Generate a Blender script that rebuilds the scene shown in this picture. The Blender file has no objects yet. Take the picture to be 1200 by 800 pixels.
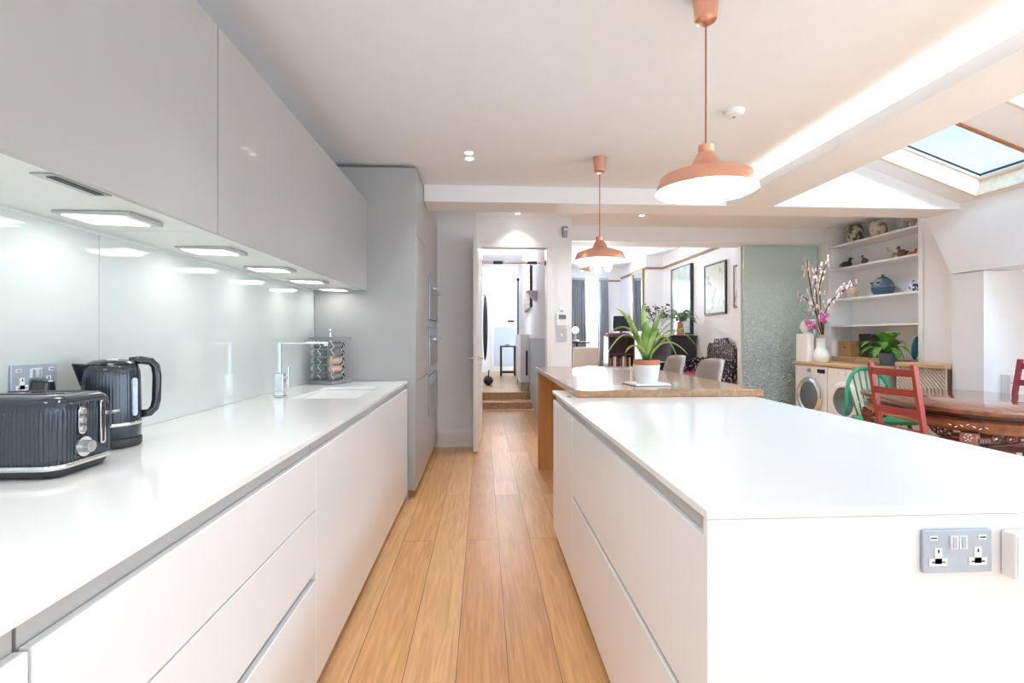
import bpy, bmesh, math, random
from mathutils import Vector, Matrix
random.seed(7)
C = bpy.context.scene.collection
PI = math.pi
# ------------------------------------------------------------------ camera model (1200 x 800 photograph)
F, U0, V0, H = 583.0, 600.0, 394.0, 1.26
TH = math.atan(34 / 583.0)
sT, cT = math.sin(TH), math.cos(TH)

def at(u, v, X=None, Y=None, Z=None):
    a = (u - U0) / F; b = (V0 - v) / F
    d = (sT + a * cT, cT - a * sT, b)
    t = X / d[0] if X is not None else (Y / d[1] if Y is not None else (Z - H) / d[2])
    return Vector((d[0] * t, d[1] * t, H + d[2] * t))

# ------------------------------------------------------------------ materials
def lin(r, g, b):
    f = lambda c: (c / 255 / 12.92) if c / 255 <= .04045 else ((c / 255 + .055) / 1.055) ** 2.4
    return (f(r), f(g), f(b), 1)

def mat(name, col, rough=.5, metal=0., var=.03, scale=8., bump=0., bscale=60., coat=0., trans=0., emit=0., alpha=1., ior=1.45):
    m = bpy.data.materials.new(name); m.use_nodes = True
    nt = m.node_tree; b = nt.nodes['Principled BSDF']
    b.inputs['Roughness'].default_value = rough; b.inputs['Metallic'].default_value = metal
    b.inputs['Coat Weight'].default_value = coat; b.inputs['Coat Roughness'].default_value = .05
    b.inputs['Transmission Weight'].default_value = trans; b.inputs['IOR'].default_value = ior
    tc = nt.nodes.new('ShaderNodeTexCoord')
    if var > 0:
        n = nt.nodes.new('ShaderNodeTexNoise'); n.inputs['Scale'].default_value = scale; n.inputs['Detail'].default_value = 4
        nt.links.new(tc.outputs['Object'], n.inputs['Vector'])
        r = nt.nodes.new('ShaderNodeValToRGB')
        r.color_ramp.elements[0].position = .3; r.color_ramp.elements[1].position = .7
        r.color_ramp.elements[0].color = tuple(c * (1 - var) for c in col[:3]) + (1,)
        r.color_ramp.elements[1].color = tuple(min(1, c * (1 + var)) for c in col[:3]) + (1,)
        nt.links.new(n.outputs['Fac'], r.inputs['Fac']); nt.links.new(r.outputs['Color'], b.inputs['Base Color'])
    else:
        b.inputs['Base Color'].default_value = col
    if bump > 0:
        n2 = nt.nodes.new('ShaderNodeTexNoise'); n2.inputs['Scale'].default_value = bscale
        nt.links.new(tc.outputs['Object'], n2.inputs['Vector'])
        bp = nt.nodes.new('ShaderNodeBump'); bp.inputs['Strength'].default_value = bump; bp.inputs['Distance'].default_value = .01
        nt.links.new(n2.outputs['Fac'], bp.inputs['Height']); nt.links.new(bp.outputs['Normal'], b.inputs['Normal'])
    if emit > 0:
        b.inputs['Emission Color'].default_value = col; b.inputs['Emission Strength'].default_value = emit
    return m

def two_tone(name, c1, c2, scale, rough=.5, kind='noise', lo=.45, hi=.55, stretch=(1, 1, 1), coat=0., bump=0.):
    """two colours in patches: noise, voronoi cells or waves"""
    m = bpy.data.materials.new(name); m.use_nodes = True; nt = m.node_tree; b = nt.nodes['Principled BSDF']
    b.inputs['Roughness'].default_value = rough; b.inputs['Coat Weight'].default_value = coat
    tc = nt.nodes.new('ShaderNodeTexCoord'); mp = nt.nodes.new('ShaderNodeMapping'); mp.inputs['Scale'].default_value = stretch
    nt.links.new(tc.outputs['Object'], mp.inputs['Vector'])
    if kind == 'noise':
        n = nt.nodes.new('ShaderNodeTexNoise'); n.inputs['Scale'].default_value = scale; n.inputs['Detail'].default_value = 6; o = n.outputs['Fac']
    elif kind == 'cells':
        n = nt.nodes.new('ShaderNodeTexVoronoi'); n.feature = 'DISTANCE_TO_EDGE'; n.inputs['Scale'].default_value = scale; o = n.outputs['Distance']
    else:
        n = nt.nodes.new('ShaderNodeTexWave'); n.inputs['Scale'].default_value = scale; n.inputs['Distortion'].default_value = 3; n.inputs['Detail'].default_value = 3
        n.inputs['Detail Scale'].default_value = 2.; o = n.outputs['Fac']
    nt.links.new(mp.outputs['Vector'], n.inputs['Vector'])
    r = nt.nodes.new('ShaderNodeValToRGB'); r.color_ramp.elements[0].position = lo; r.color_ramp.elements[1].position = hi
    r.color_ramp.elements[0].color = c1; r.color_ramp.elements[1].color = c2
    nt.links.new(o, r.inputs['Fac']); nt.links.new(r.outputs['Color'], b.inputs['Base Color'])
    if bump:
        bp = nt.nodes.new('ShaderNodeBump'); bp.inputs['Strength'].default_value = bump; bp.inputs['Distance'].default_value = .01
        nt.links.new(o, bp.inputs['Height']); nt.links.new(bp.outputs['Normal'], b.inputs['Normal'])
    return m

def wood(name, c1, c2, axis='Y', rough=.35, scale=3., coat=0., spread=18.):
    st = {'X': (1, spread, spread), 'Y': (spread, 1, spread), 'Z': (spread, spread, 1)}[axis]
    return two_tone(name, c1, c2, scale, rough, 'noise', .3, .7, st, coat)

def glow(name, col, strength):
    m = bpy.data.materials.new(name); m.use_nodes = True; nt = m.node_tree; nt.nodes.clear()
    e = nt.nodes.new('ShaderNodeEmission'); e.inputs['Color'].default_value = col; e.inputs['Strength'].default_value = strength
    o = nt.nodes.new('ShaderNodeOutputMaterial'); nt.links.new(e.outputs[0], o.inputs[0]); return m

def pane_mat(name, tint, gloss=.08):
    m = bpy.data.materials.new(name); m.use_nodes = True; nt = m.node_tree; nt.nodes.clear()
    t = nt.nodes.new('ShaderNodeBsdfTransparent'); t.inputs['Color'].default_value = tint
    g = nt.nodes.new('ShaderNodeBsdfGlossy'); g.inputs['Roughness'].default_value = .02
    mx = nt.nodes.new('ShaderNodeMixShader'); mx.inputs[0].default_value = gloss
    o = nt.nodes.new('ShaderNodeOutputMaterial')
    nt.links.new(t.outputs[0], mx.inputs[1]); nt.links.new(g.outputs[0], mx.inputs[2]); nt.links.new(mx.outputs[0], o.inputs[0]); return m

def floor_mat():
    m = bpy.data.materials.new('oak_floorboards'); m.use_nodes = True; nt = m.node_tree; b = nt.nodes['Principled BSDF']
    L = nt.links.new; N = nt.nodes.new
    tc = N('ShaderNodeTexCoord'); sp = N('ShaderNodeSeparateXYZ'); L(tc.outputs['Object'], sp.inputs[0])
    cb = N('ShaderNodeCombineXYZ')
    ay = N('ShaderNodeMath'); ay.operation = 'ADD'; ay.inputs[1].default_value = 20.0 - .46
    ax = N('ShaderNodeMath'); ax.operation = 'ADD'; ax.inputs[1].default_value = 10 * .195 + .10
    L(sp.outputs['Y'], ay.inputs[0]); L(sp.outputs['X'], ax.inputs[0]); L(ay.outputs[0], cb.inputs[0]); L(ax.outputs[0], cb.inputs[1])
    br = N('ShaderNodeTexBrick'); L(cb.outputs[0], br.inputs['Vector'])
    br.offset = .37; br.offset_frequency = 2; br.squash = 1
    br.inputs['Scale'].default_value = 1; br.inputs['Mortar Size'].default_value = .0016; br.inputs['Mortar Smooth'].default_value = .3
    br.inputs['Brick Width'].default_value = 2.35; br.inputs['Row Height'].default_value = .195; br.inputs['Bias'].default_value = 0
    br.inputs['Color1'].default_value = (0, 0, 0, 1); br.inputs['Color2'].default_value = (1, 1, 1, 1); br.inputs['Mortar'].default_value = (.5, .5, .5, 1)
    rp = N('ShaderNodeValToRGB'); rp.color_ramp.elements[0].color = lin(210, 154, 102); rp.color_ramp.elements[1].color = lin(234, 190, 142)
    e = rp.color_ramp.elements.new(.5); e.color = lin(226, 172, 114)
    L(br.outputs['Color'], rp.inputs['Fac'])
    # grain: long noise, shifted from board to board
    mp = N('ShaderNodeMapping'); mp.inputs['Scale'].default_value = (34, 2.2, 1); L(tc.outputs['Object'], mp.inputs['Vector'])
    shift = N('ShaderNodeVectorMath'); shift.operation = 'ADD'; sc = N('ShaderNodeVectorMath'); sc.operation = 'SCALE'; sc.inputs['Scale'].default_value = 37
    L(br.outputs['Color'], sc.inputs[0]); L(mp.outputs[0], shift.inputs[0]); L(sc.outputs[0], shift.inputs[1])
    ns = N('ShaderNodeTexNoise'); ns.inputs['Scale'].default_value = 1.0; ns.inputs['Detail'].default_value = 7; ns.inputs['Distortion'].default_value = 1.6
    L(shift.outputs[0], ns.inputs['Vector'])
    gr = N('ShaderNodeValToRGB'); gr.color_ramp.elements[0].position = .32; gr.color_ramp.elements[1].position = .66
    gr.color_ramp.elements[0].color = (.74, .66, .56, 1); gr.color_ramp.elements[1].color = (1.05, 1.05, 1.05, 1)
    L(ns.outputs['Fac'], gr.inputs['Fac'])
    mu = N('ShaderNodeMix'); mu.data_type = 'RGBA'; mu.blend_type = 'MULTIPLY'; mu.inputs[0].default_value = .75
    L(rp.outputs['Color'], mu.inputs[6]); L(gr.outputs['Color'], mu.inputs[7])
    # knots
    vo = N('ShaderNodeTexVoronoi'); vo.inputs['Scale'].default_value = 1; mp2 = N('ShaderNodeMapping'); mp2.inputs['Scale'].default_value = (3.2, 1.1, 1)
    L(tc.outputs['Object'], mp2.inputs[0]); L(mp2.outputs[0], vo.inputs['Vector'])
    kr = N('ShaderNodeValToRGB'); kr.color_ramp.elements[0].position = .012; kr.color_ramp.elements[1].position = .04
    kr.color_ramp.elements[0].color = (.45, .33, .22, 1); kr.color_ramp.elements[1].color = (1, 1, 1, 1); L(vo.outputs['Distance'], kr.inputs['Fac'])
    mk = N('ShaderNodeMix'); mk.data_type = 'RGBA'; mk.blend_type = 'MULTIPLY'; mk.inputs[0].default_value = .9
    L(mu.outputs[2], mk.inputs[6]); L(kr.outputs['Color'], mk.inputs[7])
    mm = N('ShaderNodeMix'); mm.data_type = 'RGBA'; L(br.outputs['Fac'], mm.inputs[0]); L(mk.outputs[2], mm.inputs[6]); mm.inputs[7].default_value = lin(96, 66, 38)
    L(mm.outputs[2], b.inputs['Base Color']); b.inputs['Roughness'].default_value = .34
    bp = N('ShaderNodeBump'); bp.inputs['Strength'].default_value = .25; bp.inputs['Distance'].default_value = .002; bp.invert = True
    L(br.outputs['Fac'], bp.inputs['Height']); L(bp.outputs[0], b.inputs['Normal'])
    return m

def pebble_glass():
    m = bpy.data.materials.new('green_pebble_glass'); m.use_nodes = True; nt = m.node_tree; b = nt.nodes['Principled BSDF']; L = nt.links.new; N = nt.nodes.new
    b.inputs['Base Color'].default_value = lin(222, 242, 240); b.inputs['Roughness'].default_value = .12
    tc = N('ShaderNodeTexCoord'); vo = N('ShaderNodeTexVoronoi'); vo.inputs['Scale'].default_value = 42; L(tc.outputs['Object'], vo.inputs['Vector'])
    ns = N('ShaderNodeTexNoise'); ns.inputs['Scale'].default_value = 34; ns.inputs['Detail'].default_value = 3; L(tc.outputs['Object'], ns.inputs['Vector'])
    sm = N('ShaderNodeMath'); sm.operation = 'ADD'; L(vo.outputs['Distance'], sm.inputs[0]); L(ns.outputs['Fac'], sm.inputs[1])
    sp = N('ShaderNodeSeparateXYZ'); L(tc.outputs['Object'], sp.inputs[0])
    mr = N('ShaderNodeMapRange'); mr.inputs['From Min'].default_value = 2.2; mr.inputs['From Max'].default_value = .9; mr.inputs['To Min'].default_value = .12; mr.inputs['To Max'].default_value = 1.
    L(sp.outputs['Z'], mr.inputs['Value'])
    bp = N('ShaderNodeBump'); bp.inputs['Distance'].default_value = .045; L(mr.outputs[0], bp.inputs['Strength']); L(sm.outputs[0], bp.inputs['Height']); L(bp.outputs[0], b.inputs['Normal'])
    cr = N('ShaderNodeValToRGB'); cr.color_ramp.elements[0].position = .42; cr.color_ramp.elements[1].position = .62
    cr.color_ramp.elements[0].color = lin(188, 214, 212); cr.color_ramp.elements[1].color = lin(240, 250, 250)
    n3 = N('ShaderNodeTexNoise'); n3.inputs['Scale'].default_value = 30; n3.inputs['Detail'].default_value = 5; n3.inputs['Distortion'].default_value = 1.5
    L(tc.outputs['Object'], n3.inputs['Vector']); L(n3.outputs['Fac'], cr.inputs['Fac'])
    mc = N('ShaderNodeMix'); mc.data_type = 'RGBA'; L(mr.outputs[0], mc.inputs[0]); mc.inputs[6].default_value = lin(214, 236, 230); L(cr.outputs['Color'], mc.inputs[7]); L(mc.outputs[2], b.inputs['Base Color'])
    tl = N('ShaderNodeBsdfTranslucent'); tl.inputs['Color'].default_value = lin(205, 232, 230)
    mx = N('ShaderNodeMixShader'); mx.inputs[0].default_value = .12; o = nt.nodes['Material Output']
    L(b.outputs[0], mx.inputs[1]); L(tl.outputs[0], mx.inputs[2]); L(mx.outputs[0], o.inputs[0]); return m

M = {
 'wall': mat('white_paint', lin(242, 242, 244), .7, var=.01, bump=.03, bscale=180),
 'ceil': mat('ceiling_paint', lin(242, 243, 246), .8, var=.01),
 'trim': mat('white_gloss_paint', lin(240, 239, 238), .35, var=.01),
 'floor': floor_mat(),
 'lacquer': mat('white_lacquer', lin(236, 236, 237), .22, var=.008, coat=.2),
 'stone': mat('white_composite_stone', lin(243, 242, 241), .16, var=.012, scale=120, coat=.2),
 'channel': mat('grey_channel_metal', lin(190, 188, 186), .4, metal=.25, var=.02),
 'taupe': mat('taupe_satin_lacquer', lin(172, 171, 170), .3, var=.012, coat=.1),
 'underside': mat('pale_cabinet_underside', lin(226, 228, 225), .4, var=.01),
 'glassback': mat('pale_green_glass_back', lin(206, 214, 211), .07, var=.008, coat=.8),
 'steel': mat('brushed_steel', lin(188, 188, 190), .3, metal=.9, var=.04, scale=30),
 'steelplate': mat('socket_steel', lin(180, 190, 204), .35, metal=.3, var=.05, scale=20),
 'chrome': mat('chrome', lin(225, 226, 228), .08, metal=1., var=.01),
 'copper': mat('brushed_copper', lin(236, 178, 152), .3, metal=.9, var=.06, scale=14),
 'cordcopper': mat('copper_flex', lin(178, 105, 80), .5, var=.03),
 'shadein': mat('white_enamel_inside', lin(250, 248, 244), .4, var=.005),
 'white': mat('white_plastic', lin(240, 240, 240), .35, var=.008),
 'blackplastic': mat('black_gloss_plastic', lin(34, 38, 44), .18, var=.06, coat=.6),
 'slate': mat('slate_grey_metallic', lin(50, 57, 66), .2, metal=.3, var=.06, coat=.5),
 'dark': mat('dark_grey', lin(52, 52, 54), .5, var=.05),
 'gauge': mat('water_gauge_plastic', lin(200, 214, 224), .2, var=.1, scale=80),
 'oak': two_tone('oak_butcher_block', lin(142, 102, 66), lin(178, 136, 96), 1.4, .22, 'noise', .3, .7, (22, 1.2, 22), .35),
 'oakleg': wood('oak_leg', lin(168, 110, 58), lin(206, 146, 86), 'Z', .35, 1.2),
 'worktopwood': wood('pale_oak_worktop', lin(190, 150, 110), lin(220, 184, 146), 'Y', .4, 1.5),
 'timber': wood('pine_lining', lin(226, 205, 182), lin(242, 228, 212), 'X', .5, 1.2),
 'rafter': wood('brown_timber', lin(160, 106, 70), lin(186, 130, 92), 'X', .5, 1.2),
 'rosewood': two_tone('rosewood', lin(104, 56, 42), lin(156, 94, 70), 1.2, .14, 'noise', .3, .7, (14, 1.2, 14), .7),
 'rosedark': mat('dark_rosewood', lin(84, 38, 26), .3, var=.15, coat=.4),
 'inlay': mat('mother_of_pearl', lin(236, 226, 214), .25, var=.08, scale=60),
 'redpaint': mat('red_brown_paint', lin(164, 72, 64), .4, var=.05),
 'redplum': mat('plum_red_paint', lin(150, 52, 66), .4, var=.05),
 'green': mat('green_paint', lin(52, 160, 118), .35, var=.06),
 'greyshell': mat('warm_grey_shell', lin(176, 168, 160), .35, var=.03),
 'terracotta': mat('terracotta', lin(204, 128, 98), .7, var=.06),
 'pot': mat('white_glazed_pot', lin(242, 242, 242), .25, var=.01),
 'leaf': two_tone('strap_leaf_green', lin(94, 130, 56), lin(176, 198, 112), 9, .4, 'noise', .35, .65),
 'leafdark': two_tone('deep_leaf_green', lin(54, 88, 50), lin(98, 132, 78), 14, .5, 'noise', .35, .65),
 'fern': two_tone('fern_green', lin(66, 122, 40), lin(124, 172, 66), 12, .5, 'noise', .35, .65),
 'twig': mat('brown_twig', lin(96, 70, 62), .7, var=.1),
 'blossom': mat('pale_blossom', lin(244, 232, 236), .6, var=.06, scale=30),
 'pinkflower': mat('pink_orchid', lin(214, 120, 176), .5, var=.12, scale=30),
 'curtain': mat('grey_curtain_cloth', lin(168, 172, 178), .85, var=.05),
 'black': mat('black_wood', lin(36, 34, 38), .35, var=.08, coat=.3),
 'inlaidblack': two_tone('black_lacquer_with_pearl_inlay', lin(30, 18, 28), lin(205, 190, 200), 30, .3, 'noise', .56, .62, (1, 1, 1), .4),
 'redcushion': mat('red_cushion_cloth', lin(160, 44, 58), .8, var=.08),
 'cream': mat('cream_upholstery', lin(214, 206, 194), .8, var=.03),
 'browncab': wood('dark_walnut', lin(70, 44, 36), lin(110, 74, 60), 'Z', .4),
 'paper': mat('white_paper', lin(244, 243, 240), .7, var=.02),
 'art': two_tone('ink_drawing', lin(206, 206, 192), lin(120, 128, 118), 7, .3, 'noise', .56, .7),
 'artglass': two_tone('reflecting_print', lin(170, 190, 180), lin(205, 214, 208), 4, .12, 'noise', .4, .65),
 'artcolour': two_tone('patchwork_print', lin(206, 180, 160), lin(86, 84, 90), 22, .4, 'noise', .48, .56),
 'gilt': mat('dull_gilt', lin(170, 140, 104), .4, metal=.4, var=.1),
 'railwood': mat('oak_picture_rail', lin(150, 120, 92), .5, var=.08),
 'mirror': mat('mirror_glass', lin(225, 232, 234), .03, metal=1, var=0),
 'purple': mat('purple_cloth', lin(120, 62, 100), .8, var=.12),
 'floral': two_tone('grey_floral_glaze', lin(196, 188, 174), lin(88, 80, 66), 16, .35, 'noise', .46, .54),
 'floralpale': two_tone('pale_floral_glaze', lin(214, 206, 194), lin(140, 132, 118), 14, .35, 'noise', .5, .6),
 'crackle': two_tone('cream_crackle_glaze', lin(140, 108, 82), lin(226, 208, 182), 22, .3, 'cells', .01, .04),
 'bluejar': two_tone('grey_blue_stoneware', lin(88, 108, 130), lin(134, 148, 158), 8, .25, 'noise', .4, .6),
 'bluedark': mat('dark_blue_glaze', lin(74, 98, 124), .25, var=.1),
 'bluewhite': two_tone('blue_and_white_glaze', lin(226, 230, 238), lin(44, 66, 140), 26, .2, 'noise', .48, .53),
 'birddark': mat('dark_carved_wood', lin(64, 54, 48), .5, var=.2, scale=40),
 'birdpale': mat('pale_carved_wood', lin(200, 184, 172), .5, var=.1, scale=40),
 'birdbrown': mat('russet_carved_wood', lin(122, 84, 72), .5, var=.2, scale=40),
 'orange': mat('orange_paint', lin(220, 112, 52), .5, var=.05),
 'kraft': mat('tan_card', lin(186, 144, 96), .7, var=.05),
 'charcoal': mat('charcoal_card', lin(62, 60, 62), .6, var=.05),
 'bluepot': mat('slate_blue_pot', lin(104, 116, 130), .5, var=.05),
 'teal': mat('teal_glass', lin(26, 146, 172), .15, var=.1, coat=.5),
 'drumglass': mat('dark_door_glass', lin(110, 122, 132), .08, metal=.3, var=.12, scale=6),
 'lattice': mat('pale_cane_lattice', lin(226, 212, 196), .6, var=.04),
 'latticeback': mat('beige_panel_behind_lattice', lin(212, 196, 180), .8, var=.03),
 'greypanel': mat('pale_grey_paint', lin(196, 204, 212), .5, var=.01),
 'jarglass': mat('spice_jar_glass', lin(120, 132, 130), .1, var=.25, scale=30, coat=.5),
 'spicepink': mat('pink_salt', lin(206, 166, 152), .4, var=.1, scale=60),
 'spicegrey': mat('grey_pepper', lin(132, 132, 132), .3, var=.15, scale=60),
 'jarlid': mat('silver_jar_lid', lin(206, 210, 210), .3, metal=.5, var=.03),
 'jarlidblack': mat('black_jar_lid', lin(38, 40, 42), .3, var=.03),
 'rackgrey': mat('grey_rack_metal', lin(150, 152, 154), .4, metal=.4, var=.03),
 'pebble': pebble_glass(),
 'pane': pane_mat('clear_pane', (.95, .98, 1, 1), .06),
 'skypane': pane_mat('tinted_roof_pane', (.86, .95, 1, 1), .05),
 'ledpanel': glow('led_panel', (1, .985, .95, 1), 4),
 'ledcove': glow('warm_led_tape', (1, .9, .76, 1), 12),
 'lamp': glow('downlight_lamp', (1, .96, .9, 1), 14),
 'bulb': glow('pendant_bulb', (1, .95, .88, 1), 14),
 'globe': glow('globe_lamp', (1, .97, .92, 1), 5),
 'screen': mat('grey_lcd', lin(120, 124, 128), .2, var=.02),
 'cloudlight': mat('silver_frame', lin(196, 198, 200), .35, metal=.5, var=.02),
 'stripes': two_tone('striped_cloth', lin(226, 222, 214), lin(160, 64, 70), 18, .8, 'wave', .4, .6),
}

# ------------------------------------------------------------------ mesh builder
def T(x=0, y=0, z=0): return Matrix.Translation((x, y, z))
def RZ(a): return Matrix.Rotation(a, 4, 'Z')
def RX(a): return Matrix.Rotation(a, 4, 'X')
def RY(a): return Matrix.Rotation(a, 4, 'Y')

class MB:
    def __init__(s): s.bm = bmesh.new()
    def _add(s, vs, fs, mx=None):
        bv = [s.bm.verts.new((mx @ Vector(v)) if mx else Vector(v)) for v in vs]
        for f in fs:
            try: s.bm.faces.new([bv[i] for i in f])
            except ValueError: pass
        return s
    def box(s, x0, x1, y0, y1, z0, z1, mx=None):
        v = [(x0, y0, z0), (x1, y0, z0), (x1, y1, z0), (x0, y1, z0), (x0, y0, z1), (x1, y0, z1), (x1, y1, z1), (x0, y1, z1)]
        return s._add(v, [(3, 2, 1, 0), (4, 5, 6, 7), (0, 1, 5, 4), (1, 2, 6, 5), (2, 3, 7, 6), (3, 0, 4, 7)], mx)
    def hexa(s, bottom, top, mx=None):
        return s._add(list(bottom) + list(top), [(3, 2, 1, 0), (4, 5, 6, 7), (0, 1, 5, 4), (1, 2, 6, 5), (2, 3, 7, 6), (3, 0, 4, 7)], mx)
    def prism(s, poly, axis, a, b, mx=None):
        """polygon in the plane across `axis`, run from a to b. X: (y,z)  Y: (x,z)  Z: (x,y)"""
        def p(q, t): return {'X': (t, q[0], q[1]), 'Y': (q[0], t, q[1]), 'Z': (q[0], q[1], t)}[axis]
        n = len(poly); v = [p(q, a) for q in poly] + [p(q, b) for q in poly]
        f = [tuple(range(n))[::-1], tuple(range(n, 2 * n))] + [(i, (i + 1) % n, n + (i + 1) % n, n + i) for i in range(n)]
        return s._add(v, f, mx)
    def lathe(s, prof, cx=0, cy=0, cz=0, seg=32, mx=None, wob=None):
        v = []; f = []; n = len(prof)
        for j in range(seg):
            a = 2 * PI * j / seg
            for k, (r, z) in enumerate(prof):
                rr = max(r, 1e-5) * (1 + (wob(a, z) if wob else 0))
                v.append((cx + rr * math.cos(a), cy + rr * math.sin(a), cz + z))
        for j in range(seg):
            for k in range(n - 1):
                a0 = j * n + k; b0 = ((j + 1) % seg) * n + k
                f.append((a0, b0, b0 + 1, a0 + 1))
        if n == 2 and prof[0][0] > 2e-5: f.append(tuple(j * n for j in range(seg))[::-1])
        if n == 2 and prof[-1][0] > 2e-5: f.append(tuple(j * n + n - 1 for j in range(seg)))
        return s._add(v, f, mx)
    def cyl(s, p0, p1, r0, r1=None, seg=16):
        r1 = r0 if r1 is None else r1
        p0 = Vector(p0); p1 = Vector(p1); d = p1 - p0
        q = d.to_track_quat('Z', 'Y').to_matrix().to_4x4()
        return s.lathe([(r0, 0), (r1, d.length)], seg=seg, mx=Matrix.Translation(p0) @ q)
    def tube(s, pts, r, seg=8, rr=None, flat=1.0):
        pts = [Vector(p) for p in pts]; n = len(pts); v = []; f = []
        up = Vector((0, 0, 1)); prev = None
        for i, p in enumerate(pts):
            t = (pts[min(i + 1, n - 1)] - pts[max(i - 1, 0)]).normalized()
            if prev is None:
                a = up if abs(t.z) < .9 else Vector((0, 1, 0))
                x = t.cross(a).normalized()
            else:
                x = (prev - t * prev.dot(t)).normalized()
            prev = x; y = t.cross(x).normalized()
            q = r if rr is None else rr[i]
            for k in range(seg):
                a = 2 * PI * k / seg
                v.append(p + x * math.cos(a) * q + y * math.sin(a) * q * flat)
        for i in range(n - 1):
            for k in range(seg):
                f.append((i * seg + k, i * seg + (k + 1) % seg, (i + 1) * seg + (k + 1) % seg, (i + 1) * seg + k))
        f.append(tuple(range(seg))[::-1]); f.append(tuple((n - 1) * seg + k for k in range(seg)))
        return s._add(v, f)
    def ell(s, c, rx, ry, rz, seg=16, rings=10, mx=None):
        m = T(*c) @ (mx or Matrix()) @ Matrix.Diagonal((rx, ry, rz, 1))
        return s.lathe([(math.sin(PI * i / rings), -math.cos(PI * i / rings)) for i in range(rings + 1)], seg=seg, mx=m)
    def strip(s, pts, widths, side, dish=0.0):
        """a leaf: centre line with widths, lifted edges"""
        v = []; f = []; n = len(pts)
        for p, w in zip(pts, widths):
            p = Vector(p); sd = Vector(side)
            v += [p - sd * w + Vector((0, 0, dish * w)), p, p + sd * w + Vector((0, 0, dish * w))]
        for i in range(n - 1):
            a = 3 * i
            f += [(a, a + 1, a + 4, a + 3), (a + 1, a + 2, a + 5, a + 4)]
        return s._add(v, f)
    def build(s, name, m, parent=None, local=False, bevel=0., smooth=False, solid=0., seg=2, autosm=False):
        bmesh.ops.recalc_face_normals(s.bm, faces=s.bm.faces[:])
        me = bpy.data.meshes.new(name)
        root = parent
        while root is not None and root.parent is not None: root = root.parent
        if root is not None and not local:
            bmesh.ops.translate(s.bm, verts=s.bm.verts[:], vec=-root.location)
        s.bm.to_mesh(me); s.bm.free()
        me.materials.append(M[m] if isinstance(m, str) else m)
        o = bpy.data.objects.new(name, me); C.objects.link(o)
        if parent is not None: o.parent = parent
        if smooth:
            for p in me.polygons: p.use_smooth = True
            if autosm: me.set_sharp_from_angle(angle=math.radians(38))
        if solid:
            md = o.modifiers.new('solid', 'SOLIDIFY'); md.thickness = solid; md.offset = 0
        if bevel:
            md = o.modifiers.new('bevel', 'BEVEL'); md.width = bevel; md.segments = seg; md.limit_method = 'ANGLE'; md.angle_limit = math.radians(40)
        return o

def tag(o, label, cat, group=None, kind=None):
    o['label'] = label; o['category'] = cat
    if group: o['group'] = group
    if kind: o['kind'] = kind
    return o
def thing(name, label, cat, loc=(0, 0, 0), rz=0, group=None, kind=None):
    o = bpy.data.objects.new(name, None); C.objects.link(o); o.location = loc; o.rotation_euler = (0, 0, rz)
    o.empty_display_size = .05
    return tag(o, label, cat, group, kind)
def struct(name, mb, m, label, cat, bevel=0., parent=None):
    o = mb.build(name, m, parent, bevel=bevel)
    if parent is None: tag(o, label, cat, kind='structure')
    return o
def copy_tree(o, parent=None):
    c = o.copy(); C.objects.link(c)
    if parent is not None: c.parent = parent
    for ch in [k for k in o.children]: copy_tree(ch, c)
    return c
def BX(*a): return MB().box(*a)

def rrect(cx, cy, hx, hy, r, n=8):
    out = []
    for (sx, sy, a0) in ((1, 1, 0), (-1, 1, PI / 2), (-1, -1, PI), (1, -1, 3 * PI / 2)):
        for i in range(n + 1):
            a = a0 + PI / 2 * i / n
            out.append((cx + sx * (hx - r) + r * math.cos(a), cy + sy * (hy - r) + r * math.sin(a)))
    return out
# ================================================================== THE SETTING
ZC, ZB, ZR = 2.59, 2.445, 2.75         # kitchen ceiling, underside of beams, rear ceiling
XW = -1.29                              # left wall
YB = -2.6                               # garden end, behind the camera
mb = MB(); mb.box(XW - .2, 5.3, YB - .2, 8.53, -.12, 0); mb.box(1.0, 5.3, 8.53, 12.4, -.12, 0)
struct('floor', mb, 'floor', 'wide honey oak floorboards running down the aisle', 'floor')
struct('wall_left', BX(XW - .15, XW, YB, 5.9, 0, 2.9), 'wall', 'white wall behind the long worktop', 'wall')
struct('ceiling', BX(XW - .15, 2.60, YB, 4.4, ZC, ZC + .12), 'ceil', 'flat off-white kitchen ceiling with cove glow along one side', 'ceiling')
mb = MB(); mb.box(XW - .15, 5.2, 4.74, 6.95, ZR, ZR + .1)
struct('ceiling_rear', mb, 'ceil', 'off-white ceiling beyond the cross beam', 'ceiling')
# cross beam and the gable above it
struct('beam_cross', BX(-.516, 4.45, 4.402, 4.735, ZB, ZR), 'wall', 'white cross beam over the oak table', 'beam')
# bulkhead along the skylight side (box with an upstand lip that hides the cove tape)
mb = MB(); mb.box(2.215, 2.64, YB, 4.40, ZB, ZB + .018); mb.box(2.215, 2.232, YB, 4.40, ZB + .018, 2.522); mb.box(2.605, 2.64, YB, 4.40, ZB + .018, 3.32)
struct('beam_bulkhead', mb, 'wall', 'long white bulkhead with cove lip between ceiling and skylights', 'beam')
RS, RX0, RZ0 = .36, 4.453, 2.49         # roof slope, eave position, eave height
rz = lambda x: RZ0 + RS * (RX0 - x)
struct('wall_gable', MB().prism([(2.64, ZB + .31), (4.45, ZB + .31), (4.45, ZB + .32), (2.64, rz(2.64) + .1)], 'Y', 4.405, 4.55), 'wall', 'bright white triangle of wall under the sloping roof', 'wall')
mbx = MB().prism([(2.642, ZB), (4.449, ZB), (4.449, rz(4.45) + .1), (2.642, rz(2.64) + .1)], 'Y', 4.392, 4.401)
struct('wall_gable_lining', mbx, 'wall', 'white plaster facing of the gable', 'wall')

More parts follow.
